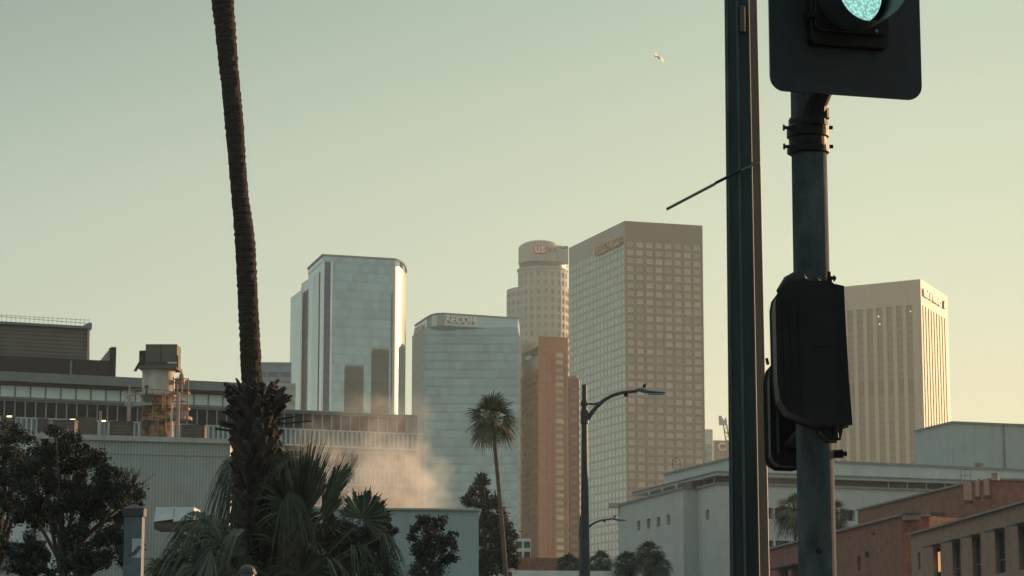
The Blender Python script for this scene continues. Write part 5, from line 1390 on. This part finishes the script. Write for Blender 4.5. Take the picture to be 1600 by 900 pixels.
def rrect(w, h, r, n=6):
    pts = []
    for cx, cy, a0 in ((w/2-r, h/2-r, 0), (-w/2+r, h/2-r, 90), (-w/2+r, -h/2+r, 180), (w/2-r, -h/2+r, 270)):
        for k in range(n+1): a = R(a0+90*k/n); pts.append((cx+r*math.cos(a), cy+r*math.sin(a)))
    return pts
def signal_head():
    D = 9.42; yaw = R(16)
    cpt = P(1320.5, -2, D)                           # centre of green lens
    right = Vector((math.cos(yaw), math.sin(yaw), 0)); out_ = Vector((math.sin(yaw), -math.cos(yaw), 0)); up = Vector((0, 0, 1))
    def T(x, y, z): return cpt+right*x+up*y+out_*z
    t = thing('traffic_signal', (cpt.x, D, cpt.z-.37), 'traffic signal head with rounded black backplate showing a green light', 'traffic signal')
    def slab(pts, z0, z1, name, m, parent=t, bev=0):
        q = MB(); i = 0; n = len(pts)
        q.v += [tuple(T(x, y, z0)) for x, y in pts]+[tuple(T(x, y, z1)) for x, y in pts]
        for k in range(n): j = (k+1) % n; q.f.append((k, j, n+j, n+k)); q.m.append(0)
        q.f.append(tuple(n+k for k in range(n))); q.m.append(0); q.f.append(tuple(reversed(range(n)))); q.m.append(0)
        return q.build(name, m, parent, bevel=bev)
    # backplate: three sections tall
    bw = .655; bh = 1.36; yb = -.398
    slab([(x+.0, y+yb+bh/2) for x, y in rrect(bw, bh, .06, 8)], -.012, .0, 'backplate', 'plate')
    for k in range(3):
        yc = .345*k
        h = slab([(x, y+yc-(.02 if k == 0 else 0)) for x, y in rrect(.34, .375 if k == 0 else .335, .025)], -.16, .045, 'housing', 'black_metal', bev=.006)
        d = slab([(x, y+yc) for x, y in rrect(.325, .32, .03)], .045, .07, 'door', 'black_metal', h, bev=.008)
        # lens dome
        q = MB(); n = 40; rings = 9; rl = .145
        for i in range(rings+1):
            a = i/rings*R(62)
            for j in range(n):
                b = 2*math.pi*j/n; rr = rl*math.sin(a)/math.sin(R(62)); q.v.append(tuple(T(rr*math.cos(b), yc+rr*math.sin(b), .062+(math.cos(a)-math.cos(R(62)))*.05)))
        for i in range(rings):
            for j in range(n): a = i*n+j; b = i*n+(j+1) % n; q.f.append((a, b, b+n, a+n)); q.m.append(0)
        tag(q.build('lens', ('lens_green', 'lens_off', 'lens_off')[k], h, smooth=True), ('lit green lens' if k == 0 else None))
        # visor: tunnel open at the bottom
        q = MB(); n = 44; rv = .153
        def vis(r, z0):
            pts = []
            for j in range(n+1):
                a = R(-90)+R(360)*j/n; pts.append((a, r))
            return pts
        rows = []
        for z, r_ in ((.066, rv), (.33, rv*1.02), (.33, rv*1.02-.004), (.066, rv-.004)):
            rows.append([T(r_*math.cos(R(-90)+R(360)*j/n), yc+r_*math.sin(R(-90)+R(360)*j/n), z if z < .1 else z-.05*(1-math.sin(R(-90)+R(360)*j/n))) for j in range(n+1)])
        i0 = 0
        for rw in rows: q.v += [tuple(x) for x in rw]
        m_ = n+1
        for k2 in range(4):
            for j in range(n): a = k2*m_+j; b = ((k2+1) % 4)*m_+j; q.f.append((a, a+1, b+1, b)); q.m.append(0)
        q.build('visor', 'visor_black', h)
        q = MB(); 
        for yy in (-.10, .10): q = MB(); q.tube([T(-.19, yc+yy, .03), T(-.163, yc+yy, .03)], .018, 10); q.tube([T(-.165, yc+yy, .03), T(-.165, yc+yy, .075)], .01, 8); q.build('hinge', 'black_metal', h)
        q = MB(); q.tube([T(.10, yc-.145, .066), T(.10, yc-.145, .076)], .007, 8); q.build('screw', 'rod', h)
    q = MB(); q.tube([T(-.02, -.17, -.08), T(-.06, -.25, -.10), T(-.10, -.33, -.12)], .03, 12); q.build('mounting_arm', 'black_metal', t)
def lens_mat(name, col, em):
    m = bpy.data.materials.new(name); m.use_nodes = True; n = m.node_tree.nodes; l = m.node_tree.links
    b = n['Principled BSDF']; b.inputs['Base Color'].default_value = (*[c*.3 for c in col], 1); b.inputs['Roughness'].default_value = .25
    t = n.new('ShaderNodeTexCoord'); v = n.new('ShaderNodeTexVoronoi'); v.inputs['Scale'].default_value = 95; l.new(t.outputs['Object'], v.inputs['Vector'])
    r = n.new('ShaderNodeMapRange'); r.inputs[1].default_value = .1; r.inputs[2].default_value = .7; r.inputs[3].default_value = 1.35; r.inputs[4].default_value = .55
    l.new(v.outputs['Distance'], r.inputs[0])
    b.inputs['Emission Color'].default_value = (*col, 1)
    q = n.new('ShaderNodeMath'); q.operation = 'MULTIPLY'; l.new(r.outputs[0], q.inputs[0]); q.inputs[1].default_value = em; l.new(q.outputs[0], b.inputs['Emission Strength'])
    return m
M['lens_green'] = lens_mat('lens_green', (.36, .76, .68), .85)
M['lens_off'] = lens_mat('lens_off', (.05, .02, .01), .0)
M['visor_black'] = mat('visor_black', (.02,.035,.038), .35, .1, .2, 8)
signal_head()

def ped_signals():
    zz = lambda y, D: zpx(y, D)
    # big head seen from behind, in front of the pole
    D = 9.33
    yaw = R(24)
    a = P(1207, 560, D); b = P(1303, 560, D)
    t = thing('pedestrian_signal', ((a.x+b.x)/2, D, zz(688, D)), 'large black signal box seen from behind, clamped to the signal pole', 'pedestrian signal', 'pedestrian signals on the signal pole')
    def slab(pts, y0, y1, name, m, bev, par=t, smooth=False):
        q = MB(); n = len(pts)
        q.v += [(x, y0, z) for x, z in pts]+[(x, y1, z) for x, z in pts]
        for k in range(n): j = (k+1) % n; q.f.append((k, j, n+j, n+k)); q.m.append(0)
        q.f.append(tuple(range(n))); q.m.append(0); q.f.append(tuple(n+k for k in reversed(range(n)))); q.m.append(0)
        return q.build(name, m, par, bevel=bev, smooth=smooth)
    def X(px, D_=None): return P(px, 560, D_ if D_ else (D+.10 if px < 1262 else D-.08)).x
    # main body with rounded back edges: outline slightly narrower at the bottom
    pts = [(X(1207), zz(480, D)), (X(1210), zz(466, D)), (X(1218), zz(455, D)), (X(1232), zz(449, D)), (X(1296), zz(447, D)), (X(1301), zz(450, D)), (X(1306), zz(668, D)), (X(1292), zz(672, D)), (X(1240), zz(656, D)), (X(1222), zz(648, D)), (X(1211), zz(630, D)), (X(1208), zz(600, D))]
    body = slab(pts[::-1], D-.10, D+.12, 'body', 'black_metal', .035)
    # raised ribs on the back
    q = MB()
    for px in (1216, 1227, 1240): q.bar((X(px), D-.103, zz(475, D)), (X(px+2), D-.103, zz(640, D)), .007, .008)
    q.bar((X(1270), D-.103, zz(548, D)), (X(1300), D-.103, zz(543, D)), .012, .010, up=(0, 1, 0))
    q.build('rib', 'black_metal', body)
    # door rim and hood on the right
    pts = [(X(1299), zz(446, D)), (X(1321.5), zz(451, D)), (X(1322.5), zz(500, D)), (X(1326), zz(600, D)), (X(1330), zz(668, D)), (X(1316), zz(671, D)), (X(1311), zz(692, D)), (X(1294), zz(692, D)), (X(1281), zz(676, D)), (X(1300), zz(660, D))]
    slab(pts[::-1], D-.05, D+.06, 'hood', 'black_metal', .004)
    q = MB(); q.tube([(X(1299.5), D-.06, zz(440, D)), (X(1301), D-.06, zz(540, D)), (X(1305), D-.06, zz(690, D))], .0105, 10); q.tube([(X(1299.5), D-.06, zz(446, D)), (X(1299.5), D-.06, zz(428, D))], .008, 8); q.tube([(X(1296), D-.06, zz(437, D)), (X(1310), D-.06, zz(438.5, D))], .007, 8); q.tube([(X(1306), D-.06, zz(438.5, D)), (X(1308), D-.06, zz(438.5, D))], .013, 6); q.build('hinge', 'black_metal', t)
    # mounting lugs above
    q = MB(); q.tube([(X(1217), D+.0, zz(458, D)), (X(1232), D+.02, zz(440, D)), (X(1246), D+.05, zz(433, D)), (X(1260), D+.12, zz(440, D))], [.020, .030, .036, .03], 14)
    q.tube([(X(1272), D+.02, zz(452, D)), (X(1280), D+.04, zz(440, D)), (X(1287), D+.10, zz(438, D))], [.02, .027, .026], 14); q.build('lug', 'black_metal', t)
    # second head, on the left behind the pole
    D2 = 9.85
    a = X(1197, D2); b = X(1252, D2)
    t2 = thing('pedestrian_signal', ((a+b)/2, D2, zz(730, D2)), 'smaller black signal box low on the left of the signal pole', 'pedestrian signal', 'pedestrian signals on the signal pole')
    D2 += 0; SH = 7
    pts = [(X(1196.5+SH, D2), zz(595, D2)), (X(1200+SH, D2), zz(578, D2)), (X(1207+SH, D2), zz(570, D2)), (X(1268, D2), zz(560, D2)), (X(1272, D2), zz(722, D2)), (X(1240, D2), zz(730, D2)), (X(1215, D2), zz(729, D2)), (X(1200+SH, D2), zz(724, D2)), (X(1197+SH, D2), zz(715, D2))]
    q = MB(); n = len(pts); pts = pts[::-1]
    q.v += [(x, D2-.08, z) for x, z in pts]+[(x, D2+.16, z) for x, z in pts]
    for k in range(n): j = (k+1) % n; q.f.append((k, j, n+j, n+k)); q.m.append(0)
    q.f.append(tuple(range(n))); q.m.append(0); q.f.append(tuple(n+k for k in reversed(range(n)))); q.m.append(0)
    bd = q.build('body', 'black_metal', t2, bevel=.014)
    q = MB(); q.bar((X(1209, D2), D2-.088, zz(580, D2)), (X(1210, D2), D2-.088, zz(716, D2)), .010, .012); q.build('rim', 'pole_grey', bd)
    # elbow arm to the pole
    q = MB(); q.tube([(X(1224, D2), D2-.10, zz(704, D2)), (X(1236, D2), D2-.14, zz(696, D2)), (X(1250, D2), D2-.16, zz(682, D2)), (X(1262, D2), D2-.16, zz(668, D2))], [.020, .030, .032, .03], 14); q.build('arm', 'black_metal', t2, smooth=True)
    q = MB(); q.tube([(X(1200, D2), D2, zz(572, D2)), (X(1198, D2), D2, zz(562, D2))], .007, 8); q.build('pin', 'black_metal', t2)
ped_signals()

# post with pyramid cap at bottom left, dome topped post by the big trunk
def posts():
    D = 20; s = D/FPX; c = P(209.5, 850, D)
    t = thing('cap_post', (c.x, D, 0), 'blue-grey square post with dark pyramid cap and a pale sticker', 'post')
    w = 14*s; zt = zpx(811, D)
    q = MB(); q.box(c.x-w, c.x+w, D-w, D+w, 0, zt); q.build('shaft', 'post_grey', t, bevel=.008)
    q = MB(); q.box(c.x-w*1.15, c.x+w*1.15, D-w*1.15, D+w*1.15, zt, zt+.05); z1 = zt+.05
    k = w*1.2; i = len(q.v); q.box(c.x-k, c.x+k, D-k, D+k, z1, z1+.015); z2 = z1+.015
    b4 = [(c.x-k, D-k, z2), (c.x+k, D-k, z2), (c.x+k, D+k, z2), (c.x-k, D+k, z2)]; tp = (c.x, D, zpx(792, D))
    t4 = [(c.x+(p[0]-c.x)*.2, D+(p[1]-D)*.2, tp[2]) for p in b4]
    for j in range(4): q.quad(b4[j], b4[(j+1) % 4], t4[(j+1) % 4], t4[j])
    q.poly(t4); q.build('cap', 'post_cap', t)
    q = MB(); a = P(208.5, 842, D); b = P(223, 872, D); q.box(a.x, b.x, D-w-.003, D-w+.001, b.z, a.z); q.build('sticker', 'sticker', t)
    q = MB(); a = P(203, 868, D); e = P(221, 854, D); m_ = P(212, 866, D)
    q.bar((a.x, D-w-.006, a.z), (m_.x, D-w-.006, m_.z), .03, .004, up=(0, 1, 0)); q.bar((m_.x, D-w-.006, m_.z), (e.x, D-w-.006, e.z), .03, .004, up=(0, 1, 0)); q.build('scuff', 'sticker_dark', t)
    D = 15; c = P(386.5, 890, D); zt = zpx(886, D); r = 13*D/FPX
    t = thing('dome_post', (c.x, D, 0), 'small grey dome-topped post at the foot of the big palm trunk', 'post')
    q = MB(); q.lathe((c.x, D, 0), [(r*.9, 0), (r*.9, zt-.055)], 20); q.build('shaft', 'post_grey', t)
    q = MB(); q.lathe((c.x, D, zt-.055), [(r*1.12, 0), (r*1.12, .012), (r*.98, .014), (r*.92, .03), (r*.7, .046), (r*.35, .055), (.004, .058)], 24); q.build('dome', 'post_cap', t, smooth=False)
posts()

# bird in flight
v = P(1030, 90, 190)
t = thing('bird', v, 'tiny pale sunlit bird flying high in the sky left of the green pole', 'bird')
hx = Vector((.5, .86, 0))
q = MB(); q.tube([v-hx*.42+Vector((0, 0, .05)), v-hx*.25+Vector((0, 0, .03)), v, v+hx*.25-Vector((0, 0, .05)), v+hx*.42-Vector((0, 0, .08))], [.02, .06, .09, .06, .02], 8)
q.build('body', 'bird', t, smooth=True)
for c_, w_, h_ in ((v-hx*.30+Vector((-.12, 0, .16)), .34, .24), (v+hx*.30+Vector((.10, 0, -.13)), .40, .24)):
    q = MB(); pts = []
    for k in range(10):
        a_ = 2*math.pi*k/10; pts.append(c_+hx*(w_*math.cos(a_))+Vector((0, 0, h_*math.sin(a_)*(1 if math.cos(a_) < 0 else .6))))
    th = Vector((.86, -.5, 0))*.015
    q.poly([p+th for p in pts]); q.poly([p-th for p in pts[::-1]])
    for k in range(10): q.quad(pts[k]-th, pts[(k+1) % 10]-th, pts[(k+1) % 10]+th, pts[k]+th)
    q.build('wing', 'bird', t)

# ================================================================= AIR
def volmat(name, col, dens, noise=None):
    m = bpy.data.materials.new(name); m.use_nodes = True; n = m.node_tree.nodes; l = m.node_tree.links
    n.remove(n['Principled BSDF']); o = [x for x in n if x.type == 'OUTPUT_MATERIAL'][0]
    v = n.new('ShaderNodeVolumePrincipled'); v.inputs['Color'].default_value = (*col, 1); v.inputs['Density'].default_value = dens
    v.inputs['Anisotropy'].default_value = .15; l.new(v.outputs[0], o.inputs['Volume'])
    return m, v
hm, _ = volmat('haze_air', (.84, .95, .93), HAZE)
q = MB(); q.box(-700, 800, -60, 1900, -1, 330)
h = q.build('haze', hm); tag(h, kind='stuff')

def steam():
    # drifting cloud: puffs of uneven density between the blank wall and the office
    m, v = volmat('steam', (.96, .93, .88), 0)
    n = m.node_tree.nodes; l = m.node_tree.links
    tcn = n.new('ShaderNodeTexCoord')
    def noise(sc, det=5, vec=None):
        x = n.new('ShaderNodeTexNoise'); x.inputs['Scale'].default_value = sc; x.inputs['Detail'].default_value = det; x.inputs['Roughness'].default_value = .6; l.new(vec or tcn.outputs['Object'], x.inputs['Vector']); return x
    puffs = [(620, 752, 60, 40, 1.0), (575, 740, 55, 34, .62), (560, 775, 70, 28, .75), (660, 762, 34, 36, .9), (515, 750, 60, 60, .6), (645, 705, 40, 44, .42), (590, 700, 70, 40, .34), (560, 655, 64, 40, .16), (500, 700, 50, 50, .30), (600, 720, 70, 40, .5), (685, 750, 26, 50, .30), (610, 655, 50, 50, .20), (655, 640, 22, 34, .18), (640, 795, 60, 30, 1.0), (690, 775, 20, 26, .22)]
    D = 225; acc = None; s = D/FPX
    # warp the position so that the puffs' edges are torn
    wn = noise(.35, 4); sb = n.new('ShaderNodeVectorMath'); sb.operation = 'SUBTRACT'; l.new(wn.outputs['Color'], sb.inputs[0]); sb.inputs[1].default_value = (.5, .5, .5)
    sc_ = n.new('ShaderNodeVectorMath'); sc_.operation = 'SCALE'; l.new(sb.outputs[0], sc_.inputs[0]); sc_.inputs['Scale'].default_value = 4.5
    ad = n.new('ShaderNodeVectorMath'); ad.operation = 'ADD'; l.new(tcn.outputs['Object'], ad.inputs[0]); l.new(sc_.outputs[0], ad.inputs[1])
    cen = P(600, 730, D)
    for px, py, rx, ry, w in puffs:
        c = P(px, py, D)-cen
        a = n.new('ShaderNodeVectorMath'); a.operation = 'SUBTRACT'; l.new(ad.outputs[0], a.inputs[0]); a.inputs[1].default_value = c
        b = n.new('ShaderNodeVectorMath'); b.operation = 'DIVIDE'; l.new(a.outputs[0], b.inputs[0]); b.inputs[1].default_value = (rx*s, 3.2, ry*s)
        le = n.new('ShaderNodeVectorMath'); le.operation = 'LENGTH'; l.new(b.outputs[0], le.inputs[0])
        g_ = n.new('ShaderNodeMapRange'); g_.interpolation_type = 'SMOOTHSTEP'; g_.inputs[1].default_value = 1.15; g_.inputs[2].default_value = .15; g_.inputs[3].default_value = 0; g_.inputs[4].default_value = w; l.new(le.outputs['Value'], g_.inputs[0])
        if acc is None: acc = g_.outputs[0]
        else:
            x = n.new('ShaderNodeMath'); x.operation = 'ADD'; l.new(acc, x.inputs[0]); l.new(g_.outputs[0], x.inputs[1]); acc = x.outputs[0]
    n2 = noise(.55, 6); g2 = n.new('ShaderNodeMapRange'); g2.inputs[1].default_value = .36; g2.inputs[2].default_value = .66; g2.inputs[3].default_value = .15; g2.inputs[4].default_value = 1.5; l.new(n2.outputs[0], g2.inputs[0])
    x = n.new('ShaderNodeMath'); x.operation = 'MULTIPLY'; l.new(acc, x.inputs[0]); l.new(g2.outputs[0], x.inputs[1])
    y = n.new('ShaderNodeMath'); y.operation = 'MULTIPLY'; l.new(x.outputs[0], y.inputs[0]); y.inputs[1].default_value = .36; l.new(y.outputs[0], v.inputs['Density'])
    q = MB(); q.box(cen.x-11, cen.x+9, D-4.5, D+4.5, cen.z-10, cen.z+12)
    o = q.build('steam', m, loc=cen); tag(o, 'peach coloured steam cloud drifting in front of the office block', 'steam', kind='stuff')
    try: m.cycles.volume_step_rate = 1.0
    except Exception: pass
steam()
scene.cycles.volume_bounces = 3
scene.cycles.volume_step_rate = 1.0
